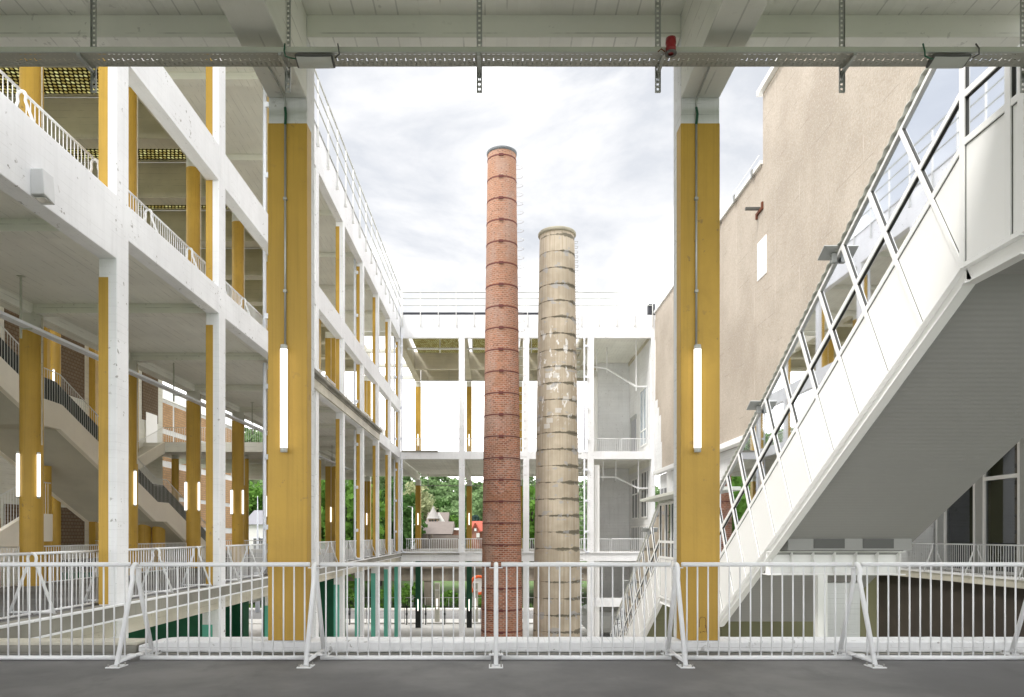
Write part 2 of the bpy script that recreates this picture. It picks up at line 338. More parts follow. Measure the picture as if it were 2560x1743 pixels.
# ---------------------------------------------------------------- mesh helpers
def wl(p):
    v = Vector((0, 0, 0))
    while p is not None:
        v += Vector(p.location); p = p.parent
    return v
class MB:
    def __init__(s): s.v = []; s.f = []; s.mi = []; s.m = 0; s.uv = {}
    def face(s, *idx): s.f.append(tuple(idx)); s.mi.append(s.m)
    def add(s, pts):
        i = len(s.v); s.v += [tuple(p) for p in pts]; return i
    def box(s, x0, x1, y0, y1, z0, z1):
        i = s.add([(x0, y0, z0), (x1, y0, z0), (x1, y1, z0), (x0, y1, z0), (x0, y0, z1), (x1, y0, z1), (x1, y1, z1), (x0, y1, z1)])
        for q in ((3, 2, 1, 0), (4, 5, 6, 7), (0, 1, 5, 4), (1, 2, 6, 5), (2, 3, 7, 6), (3, 0, 4, 7)): s.face(*[i + k for k in q])
        return s
    def prism(s, poly, axis, a, b):
        """poly in the two other axes (in cyclic order of remaining axes), extruded along axis a..b"""
        def mkp(p, t):
            if axis == 'x': return (t, p[0], p[1])
            if axis == 'y': return (p[0], t, p[1])
            return (p[0], p[1], t)
        n = len(poly); i = s.add([mkp(p, a) for p in poly] + [mkp(p, b) for p in poly])
        s.face(*[i + k for k in range(n)]); s.face(*[i + n + k for k in reversed(range(n))])
        for k in range(n): s.face(i + k, i + n + k, i + n + (k + 1) % n, i + (k + 1) % n)
        return s
    def tube(s, path, r, n=8, caps=True):
        P = [Vector(p) for p in path]; rings = []
        up = None
        for k, p in enumerate(P):
            d = (P[min(k + 1, len(P) - 1)] - P[max(k - 1, 0)]).normalized()
            if up is None:
                up = Vector((0, 0, 1)) if abs(d.z) < .9 else Vector((1, 0, 0))
            a = d.cross(up)
            if a.length < 1e-5: a = d.cross(Vector((0, 1, 0)))
            a.normalize(); b = a.cross(d).normalized(); up = b
            rr = r[k] if isinstance(r, (list, tuple)) else r
            rings.append(s.add([p + a * (rr * math.cos(t * 2 * math.pi / n)) + b * (rr * math.sin(t * 2 * math.pi / n)) for t in range(n)]))
        for k in range(len(P) - 1):
            for t in range(n):
                s.face(rings[k] + t, rings[k] + (t + 1) % n, rings[k + 1] + (t + 1) % n, rings[k + 1] + t)
        if caps:
            s.face(*[rings[0] + t for t in reversed(range(n))]); s.face(*[rings[-1] + t for t in range(n)])
        return s
    def bar(s, p, q, wx, wz, up=(0, 0, 1)):
        """rectangular bar from p to q, width wx across, wz along 'up'"""
        p = Vector(p); q = Vector(q); d = (q - p).normalized(); upv = Vector(up)
        a = d.cross(upv).normalized(); b = a.cross(d).normalized()
        i = s.add([o + a * sx * wx / 2 + b * sz * wz / 2 for o in (p, q) for sx, sz in ((-1, -1), (1, -1), (1, 1), (-1, 1))])
        for qd in ((0, 1, 2, 3), (7, 6, 5, 4), (0, 4, 5, 1), (1, 5, 6, 2), (2, 6, 7, 3), (3, 7, 4, 0)): s.face(*[i + k for k in qd])
        return s
    def lathe(s, prof, cx, cy, n=48, uvR=None):
        """prof: list of (r, z) from bottom to top"""
        rings = [s.add([(cx + r * math.cos(2 * math.pi * t / n), cy + r * math.sin(2 * math.pi * t / n), z) for t in range(n)]) for r, z in prof]
        for k in range(len(prof) - 1):
            for t in range(n):
                fi = len(s.f)
                s.face(rings[k] + t, rings[k] + (t + 1) % n, rings[k + 1] + (t + 1) % n, rings[k + 1] + t)
                if uvR:
                    u0 = 2 * math.pi * t / n * uvR; u1 = 2 * math.pi * (t + 1) / n * uvR
                    s.uv[fi] = [(u0, prof[k][1]), (u1, prof[k][1]), (u1, prof[k + 1][1]), (u0, prof[k + 1][1])]
        return s
    def mesh(s, name, mats, off=Vector((0, 0, 0)), smooth=False):
        me = bpy.data.meshes.new(name)
        me.from_pydata([(v[0] - off[0], v[1] - off[1], v[2] - off[2]) for v in s.v], [], s.f)
        if not isinstance(mats, (list, tuple)): mats = [mats]
        for m in mats: me.materials.append(m)
        for p, k in zip(me.polygons, s.mi): p.material_index = k; p.use_smooth = smooth
        if s.uv:
            ul = me.uv_layers.new(name='UVMap')
            for p in me.polygons:
                if p.index in s.uv:
                    for li, c in zip(p.loop_indices, s.uv[p.index]): ul.data[li].uv = c
        me.update(); return me
    def obj(s, name, mats, parent=None, smooth=False, bevel=0.0, local=False, fix=True):
        me = s.mesh(name, mats, Vector((0, 0, 0)) if local else wl(parent), smooth)
        o = bpy.data.objects.new(name, me); COL.objects.link(o); o.parent = parent
        if bevel:
            b = o.modifiers.new('bevel', 'BEVEL'); b.width = bevel; b.segments = 2; b.limit_method = 'ANGLE'
        return o
def tag(o, label, cat, group=None, kind=None):
    if label: o['label'] = label
    if cat: o['category'] = cat
    if group: o['group'] = group
    if kind: o['kind'] = kind
    return o
def T(name, label, cat, loc=(0, 0, 0), group=None):
    o = bpy.data.objects.new(name, None); COL.objects.link(o); o.location = loc; o.empty_display_size = .2
    return tag(o, label, cat, group)
def inst(name, me, parent, loc=(0, 0, 0), rz=0.0, scale=None):
    o = bpy.data.objects.new(name, me); COL.objects.link(o); o.parent = parent; o.location = loc; o.rotation_euler = (0, 0, rz)
    if scale: o.scale = scale
    return o
def dup(root, loc, label, group=None, rz=None):
    def cp(o, par):
        c = o.copy(); COL.objects.link(c); c.parent = par
        for ch in o.children: cp(ch, c)
        return c
    r = cp(root, None); r.location = loc
    if rz is not None: r.rotation_euler = (0, 0, rz)
    r['label'] = label
    if group: r['group'] = group
    return r
def struct(o): o['kind'] = 'structure'; return o
def at(nx, ny, Y): return ((nx - 1240) / F * Y, Y, H + (1338 - ny) / F * Y)
# ================================================================ ground
def ground():
    xs = [-2500, -900, -400, -220, -150] + list(range(-120, 121, 6)) + [150, 220, 400, 900, 2500]
    ys = [-400, -100, 0, 40, 60, 76, 88, 92, 100] + list(range(106, 300, 6)) + [320, 360, 420, 600, 1200, 3000]
    mb = MB(); rnd = random.Random(3)
    for y in ys:
        for x in xs: mb.add([(x, y, hillz(x, y))])
    n = len(xs)
    for j in range(len(ys) - 1):
        for i in range(n - 1): mb.face(j * n + i, j * n + i + 1, (j + 1) * n + i + 1, (j + 1) * n + i)
    o = mb.obj('ground', LAND, smooth=True); struct(o)
def sst(a, b, t):
    t = max(0, min(1, (t - a) / (b - a))); return t * t * (3 - 2 * t)
def hillz(x, y):
    z = -8.03 + 4.6 * sst(100, 118, y)
    s = 14.0 + 16.0 * sst(-6, -60, x) - 6 * sst(20, 90, x)
    return z + s * sst(150, 235, y) + .8 * math.sin(x * .13) * sst(150, 200, y)
ground()
struct(MB().box(-34, 40, 5, 76, -8.02, -8.0).obj('courtyard_paving', PAVE))
struct(MB().box(-200, 200, 80, 90, -8.04, -8.01).obj('road', ROAD))
struct(MB().box(-200, 200, 76, 80, -8.05, -7.9).obj('pavement', PAVE))
struct(MB().box(-200, 200, 90, 92, -8.05, -7.88).obj('pavement', PAVE))

# ================================================================ foreground gallery
struct(MB().box(-30, 16, -14, 8.6, -.3, 0).obj('floor', FLOOR))
gal = T('gallery_building', 'open white concrete gallery with two big yellow square columns and plank marked ceiling', 'building', (0, 8.6, 0))
MB().box(-30, 16, -2.5, 6.9, 7.626, 8.1).box(-30, 6.35, 6.9, 8.97, 7.626, 8.1).obj('ceiling', SOFF, gal, bevel=.01)
for x0 in (-7.6, -2.72, 2.21, 7.1):
    x1 = x0 + .46
    MB().box(x0, x1, -2.5, 8.6, 6.63, 7.63).obj('cross_beam', SOFF, gal, bevel=.012)
for a, b in ((-7.14, -2.72), (-2.26, 2.21), (2.67, 6.35)):
    MB().box(a, b, 8.605, 8.9, 7.36, 7.63).obj('edge_beam', SOFF, gal, bevel=.01)
YELG = YEL
for x0 in (-2.72, 2.21):
    c = MB().box(x0, x0 + .46, 8.6, 8.97, .144, 8.1).obj('column', WHITE, gal, bevel=.012)
    MB().box(x0 - .004, x0 + .464, 8.596, 8.80, .15, 6.33).obj('paint_band', YEL, c, bevel=.008)
    if x0 > 0:
        gm = MB()
        for pl in ([(835, 930), (834, 840), (845, 815), (870, 804), (900, 810), (914, 840), (912, 900), (918, 940), (922, 975), (935, 1006)], [(838, 992), (850, 985), (852, 1000), (838, 1002)], [(872, 990), (884, 980), (896, 992), (908, 984)], [(900, 905), (912, 925), (903, 945)]):
            pts = []
            for a_, b_ in pl:
                q = at(1580 + a_ / 4.945, 1380 + b_ / 4.945, 8.594); pts.append(q)
            gm.tube(pts, .0035, 5)
        gm.obj('pen_scribble', plain('pen_mark', (.16, .09, .03), .8), c)
# kerb along the open edge
def rough_kerb(x0, x1, y0, y1, z1, mat, broken=False):
    mb = MB(); n = int((x1 - x0) / .12); rnd = random.Random(5); rows = []
    for i in range(n + 1):
        x = x0 + (x1 - x0) * i / n; j = rnd.uniform(-.004, .004); h = 1.0
        if broken and i < 3: h = (.62, .85, .97)[i]
        rows.append(mb.add([(x, y0 + rnd.uniform(-.006, .006), .012 + rnd.uniform(0, .012)), (x, y0 + j, z1 * h - .018), (x, y0 + .02, z1 * h + j), (x, y1 - .02, z1 * h + j * .5), (x, y1, z1 * h - .02), (x, y1, -.3)]))
    for a, b in zip(rows, rows[1:]):
        for k in range(5): mb.face(a + k, b + k, b + k + 1, a + k + 1)
    mb.face(*[rows[0] + k for k in range(6)]); mb.face(*[rows[-1] + k for k in reversed(range(6))])
    return mb.obj('kerb', mat, gal)
rough_kerb(-4.27, 16, 8.6, 8.98, .144, WHITE, True)
MB().box(-30, -4.3, 8.6, 8.9, -.3, .09).obj('kerb', RAW, gal, bevel=.01)
MB().box(-30, -4.3, 8.62, 8.95, .09, .13).obj('kerb_cap', CREAM, gal, bevel=.008)
MB().box(-30, 16, 8.52, 8.6, 0.0, .004).obj('floor_gutter', RAW, gal)

# ---------------------------------------------------------------- railings
def aframe_mesh(r=.026, spread=.40, h=1.083):
    mb = MB(); path = [(0, -spread, .015)]
    ra = .075; top = h
    path += [(0, -spread * .16, top - .17)]
    for k in range(0, 9):
        a = math.pi - k * math.pi / 8
        path.append((0, ra * math.cos(a), top - .09 + .09 * math.sin(a)))
    path += [(0, spread * .16, top - .17), (0, spread, .015)]
    mb.tube(path, r, 10)
    mb.tube([(0, -spread * .97, .055), (0, spread * .97, .055)], r * .85, 10)
    return mb.mesh('post', STEELW, smooth=True)
AF = aframe_mesh()
def plate_mesh():
    return MB().box(-.075, .075, -.095, .095, 0.001, .012).mesh('base_plate', STEELW)
PLM = plate_mesh()
def bolts_mesh():
    mb = MB()
    for x in (-.055, .055):
        for y in (-.07, .07): mb.tube([(x, y, .012), (x, y, .04)], .009, 6)
    return mb.mesh('bolt', BOLT)
BOM = bolts_mesh()
BALM = {}
def bal_mesh(h, r, n=6):
    k = (round(h, 3), r, n)
    if k not in BALM: BALM[k] = MB().tube([(0, 0, 0), (0, 0, h)], r, n).mesh('baluster', STEELW, smooth=True)
    return BALM[k]
def railing(label, p0, p1, z, posts, group=None, h=1.083, r=.025, rb=.009, sp=.121, gap=.06, ind=100, frames=True, plates=False, mat=None, name='guard_railing'):
    p0 = Vector((*p0, 0)); p1 = Vector((*p1, 0)); L = (p1 - p0).length; d = (p1 - p0) / L
    rz = math.atan2(d.y, d.x)
    t = T(name, label, 'railing', (p0.x, p0.y, z), group)
    mat = mat or STEELW
    loc = lambda s, zz=0: (d.x * s, d.y * s, zz)
    cuts = [0 - gap] + list(posts) + [L + gap]
    bal = []
    for a, b in zip(cuts, cuts[1:]):
        a += gap; b -= gap
        if b - a < .15: continue
        MB().tube([loc(a, h - .003), loc(b, h - .003)], r, 12).obj('top_rail', mat, t, smooth=True, local=True)
        MB().tube([loc(a, .030), loc(b, .030)], r, 12).obj('bottom_rail', mat, t, smooth=True, local=True)
        n = max(1, round((b - a) / sp)); 
        for i in range(n):
            bal.append(a + (b - a) * (i + .5) / n)
    bal.sort(key=lambda s: (p0 + d * s).length)
    hb = h - .05
    me = bal_mesh(hb, rb)
    for s in bal[:ind]: inst('baluster', me, t, loc(s, .04))
    if bal[ind:]:
        mb = MB()
        for s in bal[ind:]: mb.tube([loc(s, .04), loc(s, .04 + hb)], rb, 5, False)
        o = mb.obj('baluster', mat, t, local=True); o['kind'] = 'stuff'
    if frames:
        for s in posts:
            q = inst('post', AF, t, loc(s), rz)
            if plates:
                for yy in (-.40, .40):
                    e = inst('base_plate', PLM, q, (0, yy, 0)); inst('bolts', BOM, q, (0, yy, 0))
            # clamp plates that tie the panels to the post
            if plates:
                for sx in (-1, 1):
                    MB().box(sx * .045 - .03, sx * .045 + .03, -.02, .02, h - .045, h - .035).obj('clamp', STEELW, q, local=True)
                    MB().box(sx * .05 - .03, sx * .05 + .03, -.03, .03, .060, .072).obj('clamp', STEELW, q, local=True)
    else:
        for s in posts: MB().tube([loc(s, 0), loc(s, h)], r * .9, 8).obj('post', mat, t, local=True)
    return t
railing('white tubular steel railing on A-frame posts in front of the two big yellow columns', (-6.6, 8.108), (8.2, 8.108), 0,
        [6.6 + x for x in (-6.09, -4.06, -2.035, 0, 2.03, 4.06, 6.09)], plates=True)

# ---------------------------------------------------------------- cable tray
tray = T('cable_tray', 'long perforated metal cable tray hanging across the top under the ceiling', 'cable tray', (0, 7.6, 6.435))
MB().box(-7.5, 6.3, 7.5, 7.72, 6.435, 6.4375).obj('base_sheet', PERF, tray)
for y in (7.498, 7.72):
    MB().box(-7.5, 6.3, y, y + .003, 6.434, 6.495).obj('side_rail', TRAYM, tray)
MB().box(-7.5, 6.3, 7.49, 7.5, 6.432, 6.442).obj('rim', GALV, tray)
for x in (-6.35, -4.35, -2.25, -.18, 1.75, 3.74, 5.7):
    mb = MB(); y = 7.79; z0, z1 = 6.195, 7.63
    mb.box(x - .028, x - .012, y, y + .004, z0, z1).box(x + .012, x + .028, y, y + .004, z0, z1)
    z = z0
    while z < z1 - .03:
        mb.box(x - .012, x + .012, y, y + .004, z, z + .028); z += .053
    mb.box(x - .03, x - .028, y - .018, y + .004, z0, z1).box(x + .028, x + .03, y - .018, y + .004, z0, z1)
    mb.obj('hanger', GALV, tray)
    MB().bar((x, 7.80, 6.40), (x, 7.49, 6.415), .035, .03).prism([(7.80, 6.30), (7.80, 6.40), (7.70, 6.405)], 'x', x - .004, x + .004).obj('bracket_arm', GALV, tray)
# ---------------------------------------------------------------- floodlights on the tray
def flood(x, label):
    z1 = 6.43; t = T('floodlight', label, 'lamp', (x, 7.5, z1), 'floodlights under the cable tray')
    y0, y1 = 7.47, 7.60
    mb = MB(); i = mb.add([(x - .19, y0, z1 - .02), (x + .19, y0, z1 - .02), (x + .19, y1, z1 - .012), (x - .19, y1, z1 - .012),
                           (x - .20, y0 - .01, z1 - .045), (x + .20, y0 - .01, z1 - .045), (x + .205, y1 + .02, z1 - .085), (x - .205, y1 + .02, z1 - .085)])
    for q in ((0, 1, 2, 3), (7, 6, 5, 4), (4, 5, 1, 0), (5, 6, 2, 1), (6, 7, 3, 2), (7, 4, 0, 3)): mb.face(*[i + k for k in q])
    mb.obj('housing', DARKM, t, bevel=.012)
    mb = MB(); rows = []
    for k in range(7):
        u = k / 6; yy = y0 + .005 + (y1 - y0 + .005) * u; sag = .022 * math.sin(math.pi * u)
        rows.append(mb.add([(x - .18, yy, z1 - .052 - .036 * u - sag * .2), (x, yy, z1 - .054 - .036 * u - sag * .4), (x + .18, yy, z1 - .052 - .036 * u - sag * .2)]))
    for a, b in zip(rows, rows[1:]):
        for k in range(2): mb.face(a + k, a + k + 1, b + k + 1, b + k)
    mb.obj('lamp_glass', LENS, t, smooth=True)
    MB().tube([(x - .30, 7.49, z1 + .09), (x - .30, 7.46, z1 - .0), (x - .29, 7.47, z1 - .05), (x - .25, 7.48, z1 - .06), (x - .19, 7.5, z1 - .06)], .008, 6).obj('cable', WIRE, t, smooth=True)
    MB().tube([(x + .25, 7.49, z1 + .09), (x + .265, 7.46, z1 + .02), (x + .27, 7.47, z1 - .03), (x + .22, 7.5, z1 - .05)], .008, 6).obj('cable', DARKM, t, smooth=True)
flood((785 - 1240) / F * 7.5, 'grey floodlight hanging under the cable tray left of the sky, beside the left yellow column')
flood((2378 - 1240) / F * 7.5, 'grey floodlight hanging under the cable tray in front of the glazed staircase')
# ---------------------------------------------------------------- alarm
ax, ay, az = at(1677, 115, 7.45)
al = T('alarm_sounder', 'small dark red alarm sounder on top of the cable tray beside the right column', 'alarm', (ax, ay, az - .07))
MB().lathe([(.0, az - .075), (.05, az - .075), (.055, az - .02), (.045, az + .0), (.055, az + .02), (.052, az + .075), (.03, az + .085), (0, az + .086)], ax, ay, 20).obj('body', RED, al, smooth=True)
MB().lathe([(.03, az - .085), (.06, az - .085), (.06, az - .072), (.03, az - .072)], ax, ay, 16).obj('collar', DARKM, al)
MB().tube([(ax - .06, ay, az - .06), (ax - .1, ay, az - .03), (ax - .13, ay + .02, az - .05)], .006, 6).obj('cable', RUST, al)
# ---------------------------------------------------------------- tube lights
def tube_mesh(L=1.27, r=.043):
    a = MB(); a.tube([(0, 0, 0), (0, 0, .035), (0, 0, .05)], [r * .95, r, r], 14).tube([(0, 0, L - .05), (0, 0, L - .035), (0, 0, L)], [r, r, r * .95], 14)
    b = MB(); b.tube([(0, 0, .05), (0, 0, L - .05)], r, 14)
    c = MB(); c.box(-.025, .025, .03, .075, .05, L - .05)
    return a.mesh('end_cap', LENS, smooth=True), b.mesh('diffuser', TUBE, smooth=True), c.mesh('housing', GALV)
TM = tube_mesh()
def tube_light(x, y, z, label, rz=0.0, group='tube lights on the columns'):
    t = T('tube_light', label, 'lamp', (x, y, z), group); t.rotation_euler = (0, 0, rz)
    inst('end_caps', TM[0], t); inst('diffuser', TM[1], t); inst('housing', TM[2], t)
    return t
for x, side in ((-2.51, 'left'), (2.385, 'right')):
    t = tube_light(x, 8.52, 2.39, 'vertical lit tube light on the big yellow column %s of the chimneys' % side)
    c = T('conduit', 'thin grey pipe running up the %s big yellow column above its tube light' % side, 'pipe', (x, 8.58, 3.66))
    MB().tube([(x, 8.575, 3.66), (x, 8.575, 6.30)], .013, 8).obj('pipe', GALV, c, smooth=True)
    MB().tube([(x, 8.575, 6.30), (x, 8.572, 6.55), (x, 8.54, 6.61), (x, 8.3, 6.615), (x - .02, 7.9, 6.615)], .012, 8).obj('pipe_bend', GALV, c, smooth=True)
    MB().box(x - .02, x + .02, 8.555, 8.595, 4.3, 4.33).box(x - .02, x + .02, 8.555, 8.595, 5.4, 5.43).obj('clips', GALV, c)
    MB().tube([(x, 8.575, 6.30), (x + .01, 8.56, 6.42), (x, 8.57, 6.5)], .016, 8).obj('cable', WIRE, c, smooth=True)
# ================================================================ left building (open concrete frame along the courtyard)
XF = -7.6
YC = [14.43 + 5.335 * (k - 1) for k in range(0, 10)]      # facade columns, front faces
YM = [y + .235 for y in YC]
lb = T('concrete_building', 'open white concrete building with yellow painted columns along the left side of the courtyard', 'building', (-7.6, 9, -8))
for k, y in enumerate(YC):
    c = MB().box(-7.96, XF, y, y + .47, -8, 17.0).obj('column', FACW, lb, bevel=.012)
    if k < 2: top0 = 6.58
    else: top0 = 7.18
    MB().box(-7.964, -7.77, y - .004, y + .474, 0.02, top0).obj('paint_band', YEL, c)
    MB().box(-7.964, -7.78, y - .004, y + .474, 8.1, 16.75).obj('paint_band', YEL, c)
    MB().box(-8.06, -7.962, y, y + .47, -8, -.62).obj('column_foot', FACW, c)
    MB().box(-8.064, -7.78, y - .004, y + .474, -7.98, -1.05).obj('green_paint_band', TEAL, c)
# slabs and beams along the facade
MB().box(-13.3, -7.45, 8.95, 57.0, -.24, 0).obj('deck_slab', RAW, lb, bevel=.008)
MB().box(-13.25, -7.98, 8.95, 57.0, 0, .006).obj('deck_surface', FLOOR, lb)
MB().box(-7.56, -7.44, 8.95, 57.0, 0, .035).obj('deck_kerb', WHITE, lb, bevel=.006)
MB().box(-7.62, -7.43, 8.95, 57.0, -.275, -.24).obj('deck_drip_edge', FACW, lb)
for k in range(9):
    a, b = YC[k] + .47, YC[k + 1]
    MB().box(-7.93, -7.615, a, b, -.62, -.275).obj('edge_beam', CREAM, lb, bevel=.01)
    z0 = 6.95 if k == 0 else 7.5
    MB().box(-7.95, -7.602 - (.003 if k else -.004), a, b, z0, 8.22 if k < 8 else 8.2).obj('edge_beam', FACW, lb, bevel=.012)
    MB().box(-7.95, -7.604, a, b, 11.15, 12.12).obj('tie_beam', FACW, lb, bevel=.012)
    if k == 0:
        MB().prism([(-7.9, 7.55), (-7.61, 7.55), (-7.61, 7.42), (-7.75, 7.42)], 'y', a, b).obj('beam_haunch', SOFF, lb)
MB().box(-7.95, -7.597, 5, 57.45, 16.97, 18.68).obj('parapet', FACW, lb, bevel=.015)
MB().box(-8.0, -7.56, 5, 57.45, 18.68, 18.74).obj('parapet_cap', ALUM, lb)
# projecting ledge with dark top along the middle bays
MB().box(-7.6, -7.32, 26.2, 46.4, 8.02, 8.16).box(-7.6, -7.45, 26.2, 46.4, 7.9, 8.02).obj('ledge', RAW, lb, bevel=.01)
MB().box(-7.6, -7.50, 26.2, 46.4, 7.52, 7.9).obj('ledge_face', CREAM, lb)
# first floor slab with its beams
MB().box(-13.1, -7.97, 9.0, 57, 7.78, 8.1).obj('floor_slab', SOFF, lb)
MB().box(-13.2, -12.75, 9.0, 57, 7.5, 7.79).obj('inner_beam', SOFF, lb, bevel=.012)
for y in YM[1:]:
    MB().box(-12.75, -7.97, y - .18, y + .18, 7.52, 7.79).obj('cross_beam', SOFF, lb, bevel=.012)
# ground storey soffit and columns below the deck
MB().box(-12.9, -7.97, 9.0, 57, -.5, -.245).obj('deck_beam', CREAM, lb)
for y in YM[2:]:
    c = MB().box(-13.3, -12.5, y - .4, y + .4, -8, -.25).obj('column', WHITE, lb)
    MB().box(-13.304, -12.496, y - .404, y + .404, -6.2, -1.0).obj('green_paint_band', DGRN, c)
    MB().box(-13.304, -12.496, y - .404, y + .404, -7.98, -6.2).obj('black_paint_band', BLK, c)
MB().box(-12.4, -9.4, 24, 24.3, -8, -.3).obj('green_wall', DGRN, lb)
MB().box(-20, -12.2, 33, 33.3, -8, -.3).obj('green_wall', DGRN, lb)
MB().box(-11.2, -8.6, 41, 41.2, -8, -1.2).obj('green_wall', DGRN, lb)
# roof: slab over the aisle, deep beams and glass lens skylights behind
MB().box(-12.7, -7.95, 5, 57, 17.55, 17.95).obj('roof_slab', SOFF, lb)
MB().box(-13.2, -12.7, 5, 73, 17.5, 19.9).obj('roof_beam', TANS, lb, bevel=.015)
YR = [9.3, 14.66, 20.0, 25.3, 30.7, 36.0, 41.3, 46.7, 52.0, 57.3, 62.6, 68, 73.1]
for k, y in enumerate(YR):
    MB().box(-25.2, -13.2, y - .28, y + .28, 18.12, 19.9).obj('roof_beam', TANS, lb, bevel=.015)
    MB().box(-25.2, -13.2, y - .40, y + .40, 18.1, 18.4).obj('roof_beam_foot', TANS, lb)
    MB().box(-12.7, -7.95, y - .2, y + .2, 17.3, 17.56).obj('roof_rib', SOFF, lb)
for a, b in zip(YR, YR[1:]):
    MB().box(-24.8, -13.6, a + .5, b - .5, 19.92, 19.95).obj('skylight', LENSM, lb)
    MB().box(-13.6, -13.2, a + .28, b - .28, 19.9, 20.1).box(-25.2, -24.8, a + .28, b - .28, 19.9, 20.1).box(-24.8, -13.6, a + .28, a + .5, 19.9, 20.1).box(-24.8, -13.6, b - .5, b - .28, 19.9, 20.1).obj('skylight_frame', TANS, lb)
# round columns
def round_col(x, y, r, z0, z1, zy0, zy1, parent, n=28):
    c = MB().tube([(x, y, z0), (x, y, z1)], r, n).obj('round_column', SOFF, parent, smooth=True)
    MB().tube([(x, y, zy0), (x, y, zy1)], r + .004, n, False).obj('paint_band', YEL, c, smooth=True)
for y in YR[1:8]:
    round_col(-12.9, y, .285, 0, 7.55, 0.01, 7.1, lb)
    round_col(-12.9, y, .285, 8.1, 17.55, 8.11, 17.0, lb)
    MB().tube([(-12.55, y - .1, 3.9), (-12.55, y - .1, 7.4)], .02, 8).tube([(-12.55, y - .1, 9.1), (-12.55, y - .1, 17.3)], .02, 8).obj('conduit', TANS, lb)
for y in (52.0, 57.3, 73.1):
    for z0, z1 in ((0, 7.35), (8.0, 17.5)):
        c = MB().box(-13.5, -12.72, y - .35, y + .35, z0, z1).obj('column', SOFF, lb)
        MB().box(-13.504, -13.06, y - .354, y + .354, z0 + .01, z1 - .5).box(-13.03, -12.716, y - .354, y + .354, z0 + .01, z1 - .5).obj('paint_band', YEL, c)
round_col(-18.35, 30, .19, -3, 5.6, -3, 5.6, lb); round_col(-18.35, 30.0, .19, 6.2, 15, 6.2, 15, lb)
round_col(-23.7, 53.2, .25, 0, 7.35, 0, 7.05, lb); round_col(-18.5, 53.2, .22, 0, 7.35, 0, 7.05, lb)
round_col(-16.3, 33.4, .28, -3, 2.0, -3, 2.0, lb); round_col(-15.75, 33.6, .28, -3, 2.0, -3, 2.0, lb)
round_col(-17.2, 24.6, .22, -3, 2.0, -3, 2.0, lb); round_col(-16.9, 27.0, .2, -3, 4.0, -3, 4.0, lb)
# lower floor with wide steps behind the inner railing
MB().box(-25, -13.35, 8.9, 57, -2.3, -2.0).obj('lower_floor', PAVE, lb)
for i in range(7):
    MB().box(-18, -13.6, 14 + i * .9, 14.9 + i * .9 + .02, -2.0, -1.95 + .27 * (6 - i)).obj('wide_step', STAIRW, lb)
# back wall: concrete frame with brick infill
MB().box(-25.4, -25.0, 8, 54, -8, 13.6).obj('back_wall', SOFF, lb)
for i, y in enumerate([16 + 4.75 * k for k in range(8)]):
    for z0, z1 in ((9.6, 13.0), (.8, 3.0)):
        MB().box(-25.0, -24.94, y + 1.6, y + 3.9, z0, z1).obj('brick_panel', BRKD, lb)
    c = MB().box(-25.0, -24.6, y - .3, y + .3, -2, 17.5).obj('wall_pier', SOFF, lb)
    MB().box(-24.99, -24.596, y - .304, y + .304, -1.9, 15.5).obj('paint_band', YEL, c)
MB().box(-25.0, -24.93, 51.3, 53.0, 8.0, 10.2).obj('shutter_door', WPAN, lb)
# mid and far floors of the end wing
MB().box(-25, -13.1, 51, 73.3, 7.3, 7.96).obj('upper_deck', SOFF, lb, bevel=.012)
MB().box(-25, -7.6, 57, 73.3, -.4, 0.0).obj('lower_deck', RAW, lb)
MB().box(-13.1, -7.97, 57, 73.3, 7.4, 8.0).obj('upper_deck', SOFF, lb)
MB().box(-25, -13.3, 40, 57, -.4, -.01).obj('lower_deck', FLOOR, lb)
MB().box(-25, -13.3, 8.9, 17.0, 7.6, 8.0).obj('upper_deck', SOFF, lb)
for y in (56, 60, 64, 68, 72): MB().box(-25, -13.3, y - .12, y + .12, 6.95, 7.31).obj('deck_rib', SOFF, lb)

# ---------------------------------------------------------------- wall box lamp on the facade beam
wb = T('wall_lamp', 'blank white box lamp fixed on the white beam of the left building', 'lamp', (-7.6, 11.9, 6.95))
mb = MB(); i = mb.add([(-7.6, 11.75, 6.98), (-7.37, 11.75, 6.98), (-7.37, 12.05, 6.93), (-7.6, 12.05, 6.93), (-7.6, 11.75, 7.40), (-7.40, 11.75, 7.40), (-7.40, 12.05, 7.40), (-7.6, 12.05, 7.40)])
for q in ((3, 2, 1, 0), (4, 5, 6, 7), (0, 1, 5, 4), (1, 2, 6, 5), (2, 3, 7, 6), (3, 0, 4, 7)): mb.face(*[i + k for k in q])
mb.obj('housing', plain('white_lamp_box', (.62, .63, .64), .5), wb, bevel=.012)
MB().box(-7.57, -7.40, 11.80, 12.0, 6.938, 6.95).obj('diffuser', LENS, wb)

# ---------------------------------------------------------------- railings of the left building
PY = [12.6, 14.9, 17.2, 19.5, 21.65, 23.65, 25.85, 28.05, 30.25, 32.7, 35.2, 37.4, 39.6, 41.9, 44.2, 46.4, 48.8, 51.2, 53.4, 55.6]
railing('white A-frame railing along the courtyard edge of the left deck at eye level', (-8.12, 9.3), (-8.12, 56.9), 0.006, [y - 9.3 for y in PY], 'edge railings of the left building')
railing('white A-frame railing on the upper floor of the left building above the big white beam', (-8.3, 9.3), (-8.3, 56.9), 8.1, [y - 9.3 for y in PY], 'edge railings of the left building')
railing('thin white railing along the row of round yellow columns on the left deck', (-13.12, 9.6), (-13.12, 31.5), 0.006, [5.0, 10.2, 15.6, 20.9], None, frames=False, r=.018, rb=.008)
railing('dark railing along the distant upper walkway between round yellow columns', (-23.5, 51.12), (-13.4, 51.12), 7.96, [2.5, 5, 7.5], None, frames=False, r=.02, rb=.011, sp=.16, mat=STEELT)
